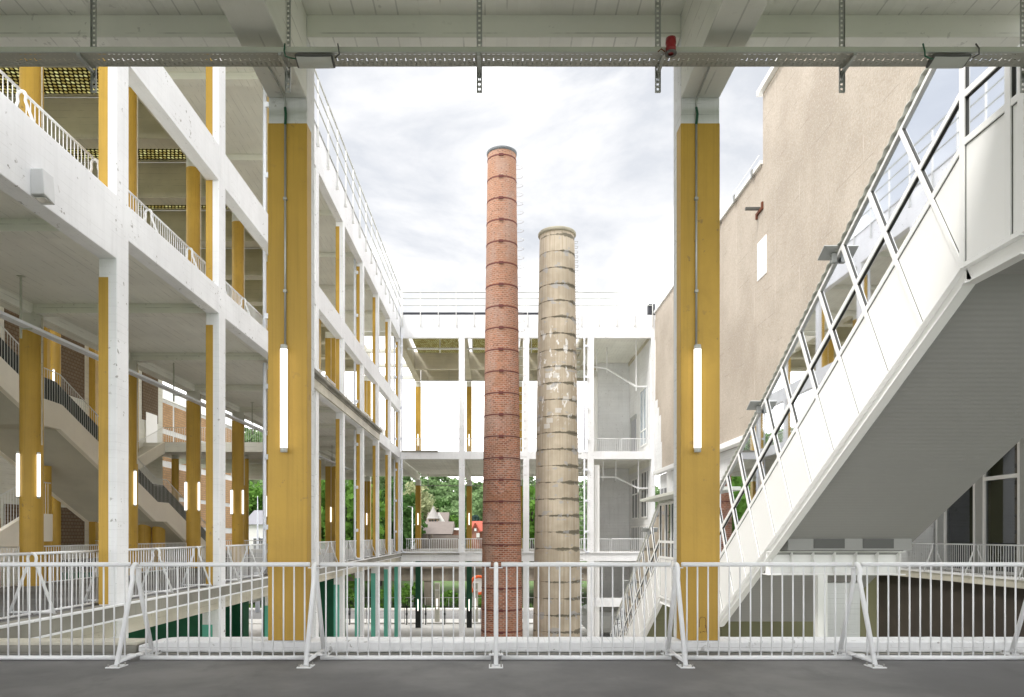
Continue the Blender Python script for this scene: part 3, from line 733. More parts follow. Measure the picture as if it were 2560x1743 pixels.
railing('pale railing far back on the lower deck beyond the stairs', (-24.5, 44), (-13.6, 44), 0, [2.5, 5, 7.5], None, frames=False, r=.02, rb=.009, mat=STEELT)
# roof railing, posts bolted outside the parapet
def roof_rail(label, p0, p1, n, out, zs, zb):
    t = T('roof_railing', label, 'railing', (p0[0], p0[1], zb)); p0 = Vector((*p0, 0)); p1 = Vector((*p1, 0)); o = Vector((*out, 0))
    for i, z in enumerate(zs):
        MB().tube([(p0 + o)[:2] + (z,), (p1 + o)[:2] + (z,)], .045 if i == 0 else .035, 8).obj('rail', GALV, t)
    for k in range(n + 1):
        q = p0.lerp(p1, k / n) + o
        MB().box(q.x - .03, q.x + .03, q.y - .03, q.y + .03, zb, zs[0] + .03).box(q.x - .05, q.x + .05, q.y - .05, q.y + .05, zb - .02, zb + .1).obj('post', STEELT, t)
    return t
roof_rail('white roof railing with posts bolted to the parapet of the left building', (-7.6, 8), (-7.6, 56.8), 26, (.06, 0), (20.75, 20.15, 19.5), 17.9)

# ---------------------------------------------------------------- stairs
def stair_prism(prof_top, prof_bot, x0, x1):
    poly = prof_top + prof_bot[::-1]
    return MB().prism(poly, 'x', x0, x1)
def slope_rail(t, pts, h=1.05, sp=.13, r=.02, rb=.008, mat=None, x=0, name='handrail', band=True):
    mat = mat or STEELT
    P = [Vector((x, y, z)) for y, z in pts]
    MB().tube([p + Vector((0, 0, h)) for p in P], r, 8).obj(name, mat, t, smooth=True)
    mb = MB()
    for a, b in zip(P, P[1:]):
        n = max(1, int(abs(b.y - a.y) / sp))
        for i in range(n):
            p = a.lerp(b, i / n); mb.tube([p, p + Vector((0, 0, h))], rb, 5, False)
    o = mb.obj('balusters', mat, t); o['kind'] = 'stuff'
s1 = T('staircase', 'long beige concrete staircase with landings rising behind the round yellow columns', 'staircase', (-16, 30, 0))
top = [(16.9, 8.95), (23.8, 5.95), (24.9, 5.92), (31.95, 2.88), (33.0, 2.89), (39.6, .05)]
bot = [(16.9, 8.05), (23.8, 5.05), (24.8, 5.05), (31.8, 2.01), (32.8, 2.02), (37.4, 0.0), (39.6, 0.0)]
stair_prism(top, bot, -15.18, -15.0).obj('stringer', STAIRW, s1, bevel=.01)
stair_prism(top, bot, -18.2, -18.0).obj('stringer', STAIRW, s1, bevel=.01)
stair_prism([(y, z - .62) for y, z in top], [(y, z + .02) for y, z in bot], -18.0, -15.18).obj('flight', STAIRU, s1)
mb = MB()
for (ya, za), (yb, zb) in zip(top, top[1:]):
    n = max(1, round(abs(zb - za) / .17))
    for i in range(n):
        y0 = ya + (yb - ya) * i / n; y1 = ya + (yb - ya) * (i + 1) / n; z1 = za + (zb - za) * i / n - .45
        mb.box(-18.0, -15.18, y0, y1, z1 - .35, z1)
mb.obj('treads', TREAD, s1)
slope_rail(s1, top, x=-15.09, mat=STEELT); slope_rail(s1, top, x=-18.1, mat=BLK)
MB().prism([(y, z + .02) for y, z in top] + [(y, z + .74) for y, z in top][::-1], 'x', -15.24, -15.22).obj('inner_panel', TREAD, s1)
MB().tube([(-15.25, y, z + .78) for y, z in top], .03, 8).obj('inner_handrail', BLK, s1, smooth=True)
MB().box(-15.2, -15.14, 17.0, 17.1, 8, 10).obj('newel', STEELT, s1)
s2 = T('staircase', 'short white staircase with dark steps rising at the far left behind the first round column', 'staircase', (-16, 20, 0))
top = [(16.2, -.95), (23.2, 2.12), (24.4, 2.12)]; bot = [(16.2, -1.85), (23.2, 1.2), (24.4, 1.2)]
stair_prism(top, bot, -15.2, -15.02).obj('stringer', STAIRW, s2, bevel=.01)
stair_prism(top, bot, -18.2, -18.0).obj('stringer', STAIRW, s2, bevel=.01)
stair_prism([(y, z - .6) for y, z in top], [(y, z + .02) for y, z in bot], -18.0, -15.2).obj('flight', STAIRU, s2)
mb = MB()
for i in range(18):
    y0 = 16.2 + 7 * i / 18; mb.box(-18, -15.2, y0, y0 + 7 / 18, -1.5 + 3.07 * i / 18, -1.3 + 3.07 * i / 18)
mb.obj('treads', TREAD, s2)
slope_rail(s2, top, x=-15.1, mat=STEELW); slope_rail(s2, top, x=-18.1, mat=BLK)
s3 = T('staircase', 'distant pale stair flight rising to the upper walkway at the end of the left building', 'staircase', (-23.7, 49, 6))
top = [(45.0, 5.6), (51.0, 8.0)]; bot = [(45.0, 4.8), (51.0, 7.2)]
stair_prism(top, bot, -23.6, -23.45).obj('stringer', STAIRW, s3); stair_prism([(y, z - .3) for y, z in top], bot, -25, -23.6).obj('flight', STAIRU, s3)
slope_rail(s3, top, x=-23.5, mat=STEELW, sp=.15)
# ---------------------------------------------------------------- drain pipes
def drain(x, y, label, cx, z0=0.05, z1=17.2, sx=1, split=True):
    t = T('drain_pipe', label, 'pipe', (x, y, z0), 'white drain pipes on the courtyard facades')
    MB().tube([(x + .35 * sx, y - .0, z0 - .0), (x + .12 * sx, y, z0 + .02), (x, y, z0 + .2), (x, y, 7.4)], .062, 12).tube([(x, y, 8.1), (x, y, z1)], .062, 12).obj('pipe', PIPE, t, smooth=True)
    mb = MB(); z = 1.6
    while z < z1 - .4:
        if not 7 < z < 8.3: mb.box(min(x, cx), max(x, cx), y - .07, y + .02, z, z + .17)
        z += 2.45
    mb.obj('clamps', PIPE, t, bevel=.01)
    return t
for k, lab in ((3, 'white drain pipe beside the left big yellow column, on the left building'), (6, 'white drain pipe on the middle of the left facade beyond the big column'), (9, 'white drain pipe on the last column of the left facade by the corner')):
    drain(-8.06, YC[k] - .02, lab, -7.86, sx=-1 if k == 3 else 1)
drain(-7.45, 57.0, 'thin white drain pipe in the courtyard corner of the far building', -7.58, sx=1)
# ---------------------------------------------------------------- lights on the round columns
ORD = ['first', 'second', 'third', 'fourth', 'fifth', 'sixth', 'seventh']
for i, y in enumerate(YR[2:8]):
    for j, (dx, dy, w_) in enumerate(((-.20, -.27, 'front'), (.30, -.16, 'right side'), (-.32, -.05, 'left side'))):
        if j == 2 and i in (1,): continue
        tube_light(-12.9 + dx, y + dy, 2.42, 'lit tube light on the %s of the %s round yellow column from the left' % (w_, ORD[i]), rz=math.atan2(dy, dx) + math.pi / 2)
for y, n in ((52.0, 'nearest square'), (57.3, 'middle square'), (73.1, 'farthest square')):
    tube_light(-13.05, y - .42, 2.4, 'lit tube light on the %s yellow column seen through the left facade' % n)
tube_light(-18.25, 29.7, 7.0, 'lit tube light on the slim round column behind the stair railing')
tube_light(-24.5, 47.2, 8.9, 'lit tube light on the yellow wall pier behind the distant stair')
# ---------------------------------------------------------------- tray under the gallery ceiling on the left
t2 = T('cable_tray', 'slim white cable tray hanging under the ceiling of the left gallery', 'cable tray', (-11.5, 12, 6.5))
MB().box(-11.62, -11.38, 10, 56, 6.5, 6.503).obj('base_sheet', PIPE, t2)
MB().box(-11.38, -11.377, 10, 56, 6.5, 6.57).box(-11.623, -11.62, 10, 56, 6.5, 6.57).obj('side_rail', PIPE, t2)
for k in range(11):
    y = 13.5 + 4.2 * k
    MB().box(-11.7, -11.66, y - .02, y + .02, 6.25, 7.78).box(-11.75, -11.6, y - .06, y + .06, 7.765, 7.782).obj('hanger', TRAYM, t2)
    MB().bar((-11.7, y, 6.48), (-11.4, y, 6.48), .03, .03).obj('bracket_arm', TRAYM, t2)
# ================================================================ far building closing the courtyard
fb = T('concrete_building', 'open white three storey concrete frame building closing the courtyard behind the chimneys', 'building', (2.5, 57.1, -8))
YF = 57.1
XC = [(-2.95, -2.48), (2.16, 2.63), (7.27, 7.77), (12.32, 12.62)]
for x0, x1 in XC:
    c = MB().box(x0, x1, YF, YF + .45, -8, 17.06).obj('column', FACW, fb, bevel=.015)
XE = [-7.6, -2.95, 2.16, 7.27, 12.32]
for a, b in zip([-7.58, -2.48, 2.63, 7.77], [-2.95, 2.16, 7.27, 12.32]):
    MB().box(a, b, YF + .01, YF + .36, 7.44, 8.05).obj('floor_beam', FACW, fb, bevel=.012)
    MB().box(a, b, YF - .0 + .012, YF + .36, -.66, -.02).obj('floor_beam', FACW, fb, bevel=.012)
MB().box(-7.56, 12.6, YF - .10, YF + .38, -.018, .07).obj('deck_edge', WHITE, fb, bevel=.01)
MB().box(-7.56, -2.9, YF - .12, YF - .004, -.14, -.02).obj('raw_edge', RAW, fb)
MB().box(-7.5, -4.6, YF - .06, YF + .012, 7.98, 8.12).obj('raw_edge', RAW, fb)
MB().box(-7.56, 12.62, YF - .006, YF + .3, 17.06, 18.88).obj('parapet', FACW, fb, bevel=.015)
MB().box(-7.5, 5.8, YF + .4, YF + .9, 18.6, 19.2).obj('roof_upstand', BITU, fb)
MB().box(12.1, 12.62, YF - .02, YF + .6, 18.89, 19.75).obj('roof_upstand', BITU, fb)
MB().box(-7.58, 12.6, YF + .37, 73, 7.55, 8.0).obj('floor_slab', SOFF, fb)
MB().box(-7.58, 12.6, YF + .39, 73.2, -.4, .03).obj('floor_slab', PAVE, fb)
MB().box(-7.6, 12.6, 72.9, 73.3, 17.08, 18.6).obj('back_roof_beam', TANS, fb)
MB().box(-7.6, 12.6, 67.5, 67.95, 16.98, 18.6).obj('roof_beam', TANS, fb)
MB().box(-7.6, 12.6, 72.95, 73.3, 7.36, 7.56).obj('back_beam', SOFF, fb)
MB().box(-7.6, 12.6, YF + .3, YF + .6, 17.5, 18.6).obj('roof_beam', TANS, fb)
for i, x in enumerate((-7.9, -2.72, 2.4, 7.52, 12.5)):
    w_ = .28
    MB().prism([(YF + .45, 17.07), (72.9, 16.95), (72.9, 18.6), (YF + .45, 18.6)], 'x', x - w_, x + w_).obj('roof_beam', TANS, fb)
    MB().box(x - .22, x + .22, YF + .45, 72.95, 6.95, 7.56).obj('floor_beam', SOFF, fb)
    if i < 4:
        for z0, z1, m, nm in ((0.03, 6.95, YEL, 'paint_band'), (8.0, 16.95, YEL, 'paint_band'), (-8, -.4, DGRN, 'green_paint_band')):
            c = MB().box(x - .26, x + .26, 72.95, 73.45, z0, z1).obj('column', SOFF, fb)
            if z0 < -1:
                MB().box(x - .264, x + .264, 72.946, 73.454, -6.1, z1).obj(nm, m, c); MB().box(x - .264, x + .264, 72.946, 73.454, z0 + .02, -6.1).obj('black_paint_band', BLK, c)
            else: MB().box(x - .264, x + .264, 72.946, 73.454, z0 + .01, z1 - .5).obj(nm, m, c)
for a, b in zip((-7.6, -2.44, 2.68), (-3.0, 2.12, 7.2)):
    MB().box(a + .3, b - .3, YF + .7, 67.5, 18.5, 18.53).box(a + .3, b - .3, 67.95, 72.9, 18.5, 18.53).obj('skylight', LENSM, fb)
MB().box(7.9, 12.4, YF + .6, 73, 17.3, 17.6).obj('roof_slab', SOFF, fb)
# right end bay: side wall with openings and a block at the back
MB().box(12.3, 12.6, YF + .46, 73.3, -8, 17.3).obj('side_wall', WHITE, fb)
MB().box(9.4, 12.3, 66.5, 73, -8, 17.3).obj('stair_block', WHITE, fb, bevel=.02)
MB().box(9.0, 9.4, 66.3, 67.3, 8.0, 16.0).box(9.0, 9.4, 66.3, 67.3, .05, 7.4).obj('sunlit_side_strip', WPAN, fb, bevel=.1)  # brighter white strip, stands in for the sunlit side of the block
def side_window(y0, y1, z0, z1, ny, mid, mat=PANE):
    w_ = MB().box(12.24, 12.30, y0, y1, z0, z1).obj('window', mat, fb)
    mb = MB(); f = .09
    mb.box(12.2, 12.245, y0 - f, y0 + .02, z0 - f, z1 + f).box(12.2, 12.245, y1 - .02, y1 + f, z0 - f, z1 + f).box(12.2, 12.245, y0, y1, z0 - f, z0 + .03).box(12.2, 12.245, y0, y1, z1 - .03, z1 + f)
    for k in range(1, ny): 
        yy = y0 + (y1 - y0) * k / ny; mb.box(12.2, 12.244, yy - .05, yy + .05, z0, z1)
    if mid: mb.box(12.195, 12.243, y0, y1, mid - .05, mid + .05)
    mb.obj('frame', WFRM, w_)
LGLS = plain('painted_sky_pane', (.40, .47, .53), .1, 0, .12, .6, .6)  # pale blue sky reflection painted into the pane colour
side_window(58.6, 61.0, 8.9, 13.5, 2, 10.1, LGLS); MB().box(12.2, 12.29, 63.2, 64.9, 8.05, 11.6).obj('door', plain('grey_door', (.36, .37, .40), .5), fb)
MB().box(12.18, 12.29, 64.9, 65.3, 8.05, 12.0).box(12.18, 12.29, 63.0, 65.3, 11.6, 12.0).obj('door_frame', ALUM, fb)
side_window(58.4, 60.6, 2.9, 6.6, 2, 5.2); side_window(62.2, 64.7, 2.9, 6.3, 2, 5.0)
side_window(58.4, 61, .1, 2.1, 4, None); side_window(62.2, 65, .1, 2.1, 4, None)
MB().box(7.8, 12.3, YF + .2, YF + .45, -4.3, -3.6).obj('lower_beam', FACW, fb); MB().box(7.8, 12.3, YF + 4, YF + 10, -7, -5).obj('grey_tank', ALUM, fb, bevel=.5)
MB().box(7.85, 8.25, YF + .3, YF + .7, -8, 7).obj('pier', WPAN, fb)
# trays and pipes that hang in the far bays
def bay_tray(label, path, hz):
    t = T('cable_tray', label, 'cable tray', path[0], 'trays in the right bay of the far building')
    mb = MB()
    for a, b in zip(path, path[1:]): mb.bar(a, b, .25, .1)
    mb.obj('base_sheet', STEELW, t)
    for p in path[1:-1] + [tuple((Vector(path[0]) + Vector(path[1])) / 2)]: MB().box(p[0] - .04, p[0] + .04, p[1] - .04, p[1] + .04, p[2] - .35, hz).obj('hanger', STEELW, t)
bay_tray('white bent cable tray under the roof in the upper right bay', [(7.8, 62, 16.0), (9.4, 61, 15.5), (11.4, 58.6, 13.5), (12.25, 58.6, 13.5)], 17.3)
bay_tray('white bent cable tray under the ceiling of the lower right bay', [(7.8, 59.5, 6.2), (9.9, 59.5, 6.2), (11.5, 58.2, 5.2), (12.25, 58.2, 5.2)], 7.55)
bay_tray('white cable tray under the glass lens roof of the far building', [(-7.5, 61, 17.2), (-2, 61, 17.2), (3, 61, 17.2), (7.4, 61, 17.2)], 18.5)
tl = T('tie_rod', 'thin dark horizontal rod across the upper bays of the far building', 'rod', (-7.6, 72, 16.8))
MB().tube([(-7.6, 72, 16.85), (12.3, 72, 16.85)], .04, 6).obj('rod', BOLT, tl)
for k in range(9): MB().tube([(-6.8 + 2.1 * k, 72, 16.7), (-6.8 + 2.1 * k, 72, 18.5)], .02, 5).obj('hanger', BOLT, tl)
tl = T('tie_rod', 'thin dark horizontal rod across the lower bays of the far building', 'rod', (-7.6, 72, 6.3))
MB().tube([(-7.6, 72, 6.35), (9.4, 72, 6.35)], .04, 6).obj('rod', BOLT, tl)
for k in range(8): MB().tube([(-6.8 + 2.1 * k, 72, 6.3), (-6.8 + 2.1 * k, 72, 7.9)], .02, 5).obj('hanger', BOLT, tl)
# railings and pipes
railing('white railing on the middle deck of the far building at eye level', (-7.2, 57.5), (12.1, 57.5), .03, [1.9, 4.2, 6.6, 9.2, 11.6, 13.9, 16.4], 'railings of the far building', frames=False, r=.03, rb=.016, sp=.15, ind=100)
railing('white railing on the upper floor of the far building in front of the white sky', (-7.2, 57.5), (12.1, 57.5), 8.03, [2.4, 4.7, 7.0, 9.6, 12.0, 14.8, 17.2], 'railings of the far building', frames=False, r=.03, rb=.014, sp=.15)
roof_rail('white roof railing on top of the far building behind the chimneys', (-7.4, 57.1), (12.4, 57.1), 14, (0, -.08), (20.65, 20.15, 19.6), 18.0)
drain(7.0, 57.0, 'white drain pipe on the far building right of the concrete chimney', 7.3)
for i, x in enumerate((-7.9, -2.72, 2.4)):
    for z, s in ((2.4, 'middle'), (10.4, 'upper'), (-6.3, 'ground')):
        if i == 2 and z > 0: continue
        tube_light(x + (.0), 72.86, z, 'lit tube light on the %s back column of the far building, %s level' % (('left', 'middle', 'right')[i], s))

# ================================================================ right building (pebbledash wall)
XR = 12.6
rb = T('rendered_building', 'tall beige pebbledash wall building along the right side of the courtyard', 'building', (XR, 35, -8))
MB().box(XR, XR + 9, 34, 57.0, 6.45, 18.95).obj('wall', REND, rb, bevel=.02)
MB().box(XR, XR + 9, 9, 34, 6.45, 22.25).obj('tower_wall', REND, rb, bevel=.02)
MB().box(XR - .12, XR + 9, 34.01, 57.0, 18.95, 19.12).obj('coping', WFRM, rb)
MB().box(XR - .22, XR + 9, 9, 34.25, 22.25, 22.5).obj('coping', WFRM, rb)
for k in range(5): MB().box(XR - .16, XR - .11, 35 + 2.6 * k, 35.2 + 2.6 * k, 18.8, 19.2).obj('coping_clip', BOLT, rb)
MB().tube([(XR - .1, 34.2, 19.45), (XR - .1, 56, 19.3)], .02, 5).obj('lightning_wire', STEELW, rb)
MB().box(XR - .18, XR + .3, 9, 57.0, 6.15, 6.45).obj('white_cornice', WFRM, rb, bevel=.02)
mb = MB()
for (y0, y1, z0, z1) in ((55.6, 57.0, 6.46, 11.3), (55.0, 55.6, 6.46, 10.6), (54.7, 55.0, 6.46, 8.5), (56.1, 57, 11.3, 12.0)): mb.box(XR - .012, XR, y0, y1, z0, z1)
mb.obj('render_patch', WHITE, rb)
MB().box(XR + .35, XR + 9, 32, 56.9, -8, 6.15).obj('lower_wall', WHITE, rb)
for y in (36, 42, 48, 53): MB().box(XR + .05, XR + .35, y, y + .4, -8, 6.15).obj('lower_pier', WFRM, rb)
for y0 in (43.5, 49.5, 54.1): 
    w_ = MB().box(XR + .28, XR + .345, y0, y0 + 2.2, 1.6, 5).obj('window', PANE, rb)
    MB().box(XR + .25, XR + .29, y0 - .06, y0 + 2.26, 3.2, 3.28).box(XR + .25, XR + .29, y0 + 1.07, y0 + 1.13, 1.6, 5).obj('frame', WFRM, w_)
# glazed storey, deck and timber wall below, near end
MB().box(17.6, 18.0, 9, 32, 5.9, 6.5).obj('glazing_head', ALUM, rb)
for y in [10.7 + 2.3 * k for k in range(9)]:
    w_ = MB().box(18.0, 18.03, y + .15, y + 2.0, .1, 6.1).obj('window', GLASSD, rb)
    MB().box(17.92, 18.1, y - .25, y + .13, 0, 6.2).obj('window_pier', ALUM, rb)
    MB().box(17.94, 18.06, y + 1.93, y + 2.05, .05, 6.1).box(17.90, 18.07, y + .13, y + .23, .05, 6.1).box(17.94, 18.06, y + .23, y + 1.93, .02, .12).box(17.94, 18.06, y + .23, y + 1.93, 3.4, 3.54).obj('frame', WFRM, w_)
MB().box(19.6, 19.8, 9, 32, 0, 6).obj('inner_wall', plain('dim_inner_wall', (.16, .16, .155), .8), rb)
for y in (12.5, 17.0, 21.5, 26, 29): MB().box(19.2, 19.5, y, y + .5, 0, 6).obj('inner_pillar', SOFS, rb)
MB().box(16.6, 19.8, 9, 32, -.28, .0).obj('deck', CREAM, rb, bevel=.01)
MB().box(16.55, 16.62, 9, 32, -.02, .05).obj('deck_edge', WFRM, rb)
MB().box(16.9, 17.2, 9, 34, -8, -.28).obj('timber_wall', TIMB, rb)
MB().box(16.6, 18, 29.5, 32, 0, 6.3).obj('white_wall', WHITE, rb)
MB().box(XR + 1, 17.2, 31.8, 32, -8, 6.1).box(9.95, XR + 1, 31.8, 32, -8, -1.6).obj('cross_wall', OLIV, rb)
MB().prism([(10, -8), (27, -8), (27, -3.4), (21, -4.1), (10, -7.2)], 'x', 15.2, 15.4).obj('ramp_wall', OLIV, rb)
railing('white A-frame railing on the deck in front of the dark glass at the far right', (16.8, 10), (16.8, 29.4), 0.0, [2.2, 4.8, 7.4, 10, 12.6, 15.2, 17.6], None)
# rusty bracket and blank panel on the wall
bk = T('steel_bracket', 'rusty steel bracket sticking out of the beige wall above the white square', 'bracket', (XR, 35, 16.9))
MB().box(XR - .72, XR - .02, 34.25, 34.37, 16.9, 17.02).obj('arm', DARKM, bk)
MB().box(XR - .09, XR - .01, 33.9, 34.75, 16.78, 16.9).box(XR - .09, XR - .01, 34.62, 34.75, 16.62, 16.78).box(XR - .09, XR - .01, 33.9, 34.02, 16.9, 17.12).obj('wall_plate', RUST, bk)
sgn = T('blank_sign', 'blank white square panel fixed flat on the beige wall', 'panel', (XR, 34, 14))
MB().box(XR - .03, XR - .002, 33.5, 34.65, 13.62, 15.42).obj('panel', WPAN, sgn)

# ================================================================ glazed stair tube
XT, XT2 = 6.6, 9.85
TH = math.atan(.557); CT, ST = math.cos(TH), math.sin(TH)
gs = T('glazed_staircase', 'white covered staircase with sloping glass sides and corrugated roof on the right', 'staircase', (XT, 10.16, -8))
WP = .564 * XT * CT
mull = MB(); rails = MB(); mull2 = MB()
pan_list = []; glass_list = []
def PT(A, s, p): return (A[0] + CT * s + ST * p, A[1] - ST * s + CT * p)     # (Y, Z)
def bar2(mb, a, b, wd, x0=XT - .035, x1=XT + .06, out=None):
    a = Vector(a); b = Vector(b); d = (b - a).normalized(); n = Vector((-d.y, d.x)) * wd / 2
    mb.prism([tuple(a - n), tuple(b - n), tuple(b + n), tuple(a + n)], 'x', x0, x1)
def quad_panel(poly, mat, name, inset=0.0, x=XT, th=.02, parent=None):
    return MB().prism(poly, 'x', x, x + th).obj(name, mat, parent or gs)
def flight(A, L, n0, step_, f1, f2, last_clip=None):
    """A = lower kink corner (Y,Z); frame lines along the slope"""
    p1, p2 = f1 * WP, f2 * WP
    for p in (p1, p2, WP - .03):
        s0 = -p * ST / CT
        bar2(rails, PT(A, s0, p), PT(A, L, p), .10 if p < WP - .1 else .07, XT - .028)
    n = int(L / step_) + 1
    for k in range(n0, n + 1):
        s = min(k * step_, L)
        bar2(mull, PT(A, s, .02), PT(A, s, WP), .09 if k != 0 else .08, XT - .034)
        bar2(mull2, PT(A, s, p1), PT(A, s, WP), .08, XT2 - .05, XT2 + .04)
    for k in range(n0, n):
        s0, s1 = k * step_, min((k + 1) * step_, L)
        if s1 - s0 < .1: continue
        g = .045
        pan_list.append([PT(A, s0 + g, .02), PT(A, s1 - g, .02), PT(A, s1 - g, p1 - .05), PT(A, s0 + g, p1 - .05)])
        for a_, b_ in ((p1, p2), (p2, WP)):
            glass_list.append([PT(A, s0 + g, a_ + .05), PT(A, s1 - g, a_ + .05), PT(A, s1 - g, b_ - .05), PT(A, s0 + g, b_ - .05)])
    # triangle between the upright at the kink and the first raking mullion
    def sl(p): return -p * ST / CT
    pan_list.append([PT(A, -.04, .1), PT(A, -.04, p1 - .05), PT(A, sl(p1 - .05) + .06, p1 - .05)])
    for a_, b_ in ((p1, p2), (p2, WP)):
        glass_list.append([PT(A, -.045, a_ + .05), PT(A, -.045, b_ - .05), PT(A, sl(b_ - .05) + .06, b_ - .05), PT(A, sl(a_ + .05) + .06, a_ + .05)])
def landing(y0, y1, zb, h1, h2, ht, posts):
    for h in (h1, h2, ht - .03): bar2(rails, (y0, zb + h), (y1, zb + h), .10, XT - .0285)
    bar2(rails, (y0, zb + .03), (y1, zb + .03), .06, XT - .0285)
    ps = sorted(posts)
    for y in ps:
        bar2(mull, (y, zb), (y, zb + ht), .11, XT - .033); bar2(mull2, (y, zb + h1), (y, zb + ht), .09, XT2 - .05, XT2 + .04)
    for a, b in zip(ps, ps[1:]):
        g = .055
        pan_list.append([(a + g, zb + .06), (b - g, zb + .06), (b - g, zb + h1 - .05), (a + g, zb + h1 - .05)])
        for p, q in ((h1, h2), (h2, ht)): glass_list.append([(a + g, zb + p + .05), (b - g, zb + p + .05), (b - g, zb + q - .05), (a + g, zb + q - .05)])
HT = WP / CT
YA, ZA = 10.16, H + .572 * XT
Y1, Z1 = 3.235 * XT, H - .373 * XT           # foot of the first flight = near end of the middle landing
YB, ZB = 4.39 * XT, Z1                        # kink where the second flight starts
L1 = (Y1 - YA) / CT; L2 = 12.4
flight((YA, ZA), L1, 0, .98 / CT, .46, .67)
landing(9.0, YA, ZA, 1.75, 2.42, HT, [9.02, 9.25, YA])
landing(Y1, YB, ZB, 1.58, 2.2, HT, [Y1 + k * (YB - Y1) / 8 for k in range(9)])
flight((YB, ZB), L2, 0, .98 / CT, .44, .62)
mull.obj('mullions', WFRM, gs, bevel=.006); rails.obj('transoms', WFRM, gs, bevel=.006); mull2.obj('far_side_frame', WFRM, gs)
for q in pan_list: MB().prism(q, 'x', XT - .004, XT + .03).obj('panel', WPAN, gs)
for q in glass_list:
    w_ = MB().prism(q, 'x', XT + .012, XT + .02).obj('glass_pane', GLASS, gs)
# dark gaskets under the transoms and beside the panels
gk = MB()
for q in pan_list + glass_list:
    for a, b in zip(q, q[1:] + q[:1]): bar2(gk, a, b, .015, XT - .012, XT + .02)
gk.obj('gaskets', GASK, gs)
MB().box(XT + .05, XT2, 8.97, 9.0, ZA + .05, ZA + 1.75).obj('end_panel', WPAN, gs)
MB().box(XT + .05, XT2, 8.975, 8.985, ZA + 1.75, ZA + HT).obj('end_glass', GLASS, gs)
MB().box(XT, XT2, 8.95, 9.01, ZA + 1.72, ZA + 1.80).box(XT + 1.6, XT + 1.68, 8.95, 9.01, ZA, ZA + HT).obj('end_frame', WFRM, gs)
# far side cladding
prof_bot = [(9.0, ZA), (YA, ZA), (Y1, Z1), (YB, ZB), PT((YB, ZB), L2, 0)]
def up_prof(h): return [(y, z + h) for y, z in prof_bot]
MB().prism(prof_bot + up_prof(1.7)[::-1], 'x', XT2, XT2 + .03).obj('far_panel', ALUM, gs)
MB().prism(up_prof(1.7) + up_prof(HT)[::-1], 'x', XT2 + .01, XT2 + .015).obj('far_backing_sheet', plain('opaque_backing_sheet', (.36, .39, .42), .3), gs)  # opaque grey-blue sheet, added to keep the inside dark behind the pane reflections
# edge channel along the bottom
for a, b in zip(prof_bot, prof_bot[1:]):
    mb = MB(); d = (Vector(b) - Vector(a)).normalized(); n = Vector((-d.y, d.x))
    A_, B_ = Vector(a), Vector(b)
    for o0, o1, x0, x1 in ((-.26, -.24, XT - .05, XT + .12), (-.24, 0, XT + .04, XT + .06), (-.02, .0, XT - .05, XT + .12)):
        mb.prism([tuple(A_ + n * o0), tuple(B_ + n * o0), tuple(B_ + n * o1), tuple(A_ + n * o1)], 'x', x0, x1)
    mb.obj('edge_channel', WFRM, gs)
# corrugated soffit and roof
def corrugated(path, x0, x1, pitch, amp, th, name, mat, off):
    pts = []
    for a, b in zip(path, path[1:]):
        a = Vector(a); b = Vector(b); d = (b - a); L = d.length; d.normalize(); n = Vector((-d.y, d.x)); N = int(L / pitch * 6)
        for i in range(N): 
            s = L * i / N; pts.append(a + d * s + n * (off + amp * math.sin(2 * math.pi * s / pitch)))
    pts.append(Vector(path[-1]) + n * off)
    mb = MB()
    i0 = mb.add([(x0, p.x, p.y) for p in pts] + [(x1, p.x, p.y) for p in pts] + [(x0, p.x, p.y + th) for p in pts] + [(x1, p.x, p.y + th) for p in pts]); m = len(pts)
    for k in range(m - 1):
        mb.face(i0 + k, i0 + k + 1, i0 + m + k + 1, i0 + m + k); mb.face(i0 + 2 * m + k, i0 + 3 * m + k, i0 + 3 * m + k + 1, i0 + 2 * m + k + 1)
        mb.face(i0 + k, i0 + 2 * m + k, i0 + 2 * m + k + 1, i0 + k + 1); mb.face(i0 + m + k, i0 + m + k + 1, i0 + 3 * m + k + 1, i0 + 3 * m + k)
    return mb.obj(name, mat, gs)
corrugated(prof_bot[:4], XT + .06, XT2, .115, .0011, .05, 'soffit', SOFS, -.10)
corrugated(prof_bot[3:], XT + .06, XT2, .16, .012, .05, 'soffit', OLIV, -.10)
corrugated(prof_bot[:2] + [(9.3, ZA)][:0] + prof_bot[2:3], XT - .16, XT2 + .2, .24, .035, .012, 'roof', CORR, 0) if False else None
def roof_path():
    r = up_prof(HT + .04)
    return r
corrugated(roof_path(), XT - .07, XT2 + .2, .24, .022, .014, 'roof', CORR, .015)
MB().box(XT - .75, XT2 + .3, Y1 + .3, YB + .3, ZB + HT + .09, ZB + HT + .20).obj('landing_roof', CORR, gs, bevel=.01)
# inside: stair slab, treads and bent handrails
MB().prism([(y, z + .02) for y, z in prof_bot] + [(y, z + .32) for y, z in prof_bot][::-1], 'x', XT + .3, XT2 - .05).obj('stair_slab', ALUM, gs)
mb = MB()
for s0, A_ in ((0, (YA, ZA)), (0, (YB, ZB))):
    for k in range(40):
        y, z = PT(A_, k * .31, .3); mb.box(XT + .3, XT2 - .06, y, y + .30, z - .06, z + .08)
mb.obj('treads', TREAD, gs)
for x in (XT + .22, XT2 - .35):
    for h in (1.25, .95, .65): MB().tube([(x, y, z + h + .3) for y, z in prof_bot], .022, 8).obj('handrail', ALUM, gs, smooth=True)
MB().prism(up_prof(HT - .28) + up_prof(HT - .06)[::-1], 'x', XT + .9, XT + 1.02).obj('roof_joist', ALUM, gs)
for k in range(13):
    y, z = PT((YA, ZA), k * .98 / CT, WP - .12)
    MB().box(XT + .06, XT2 - .05, y - .05, y + .05, z - .1, z + .02).obj('roof_joist', ALUM, gs)
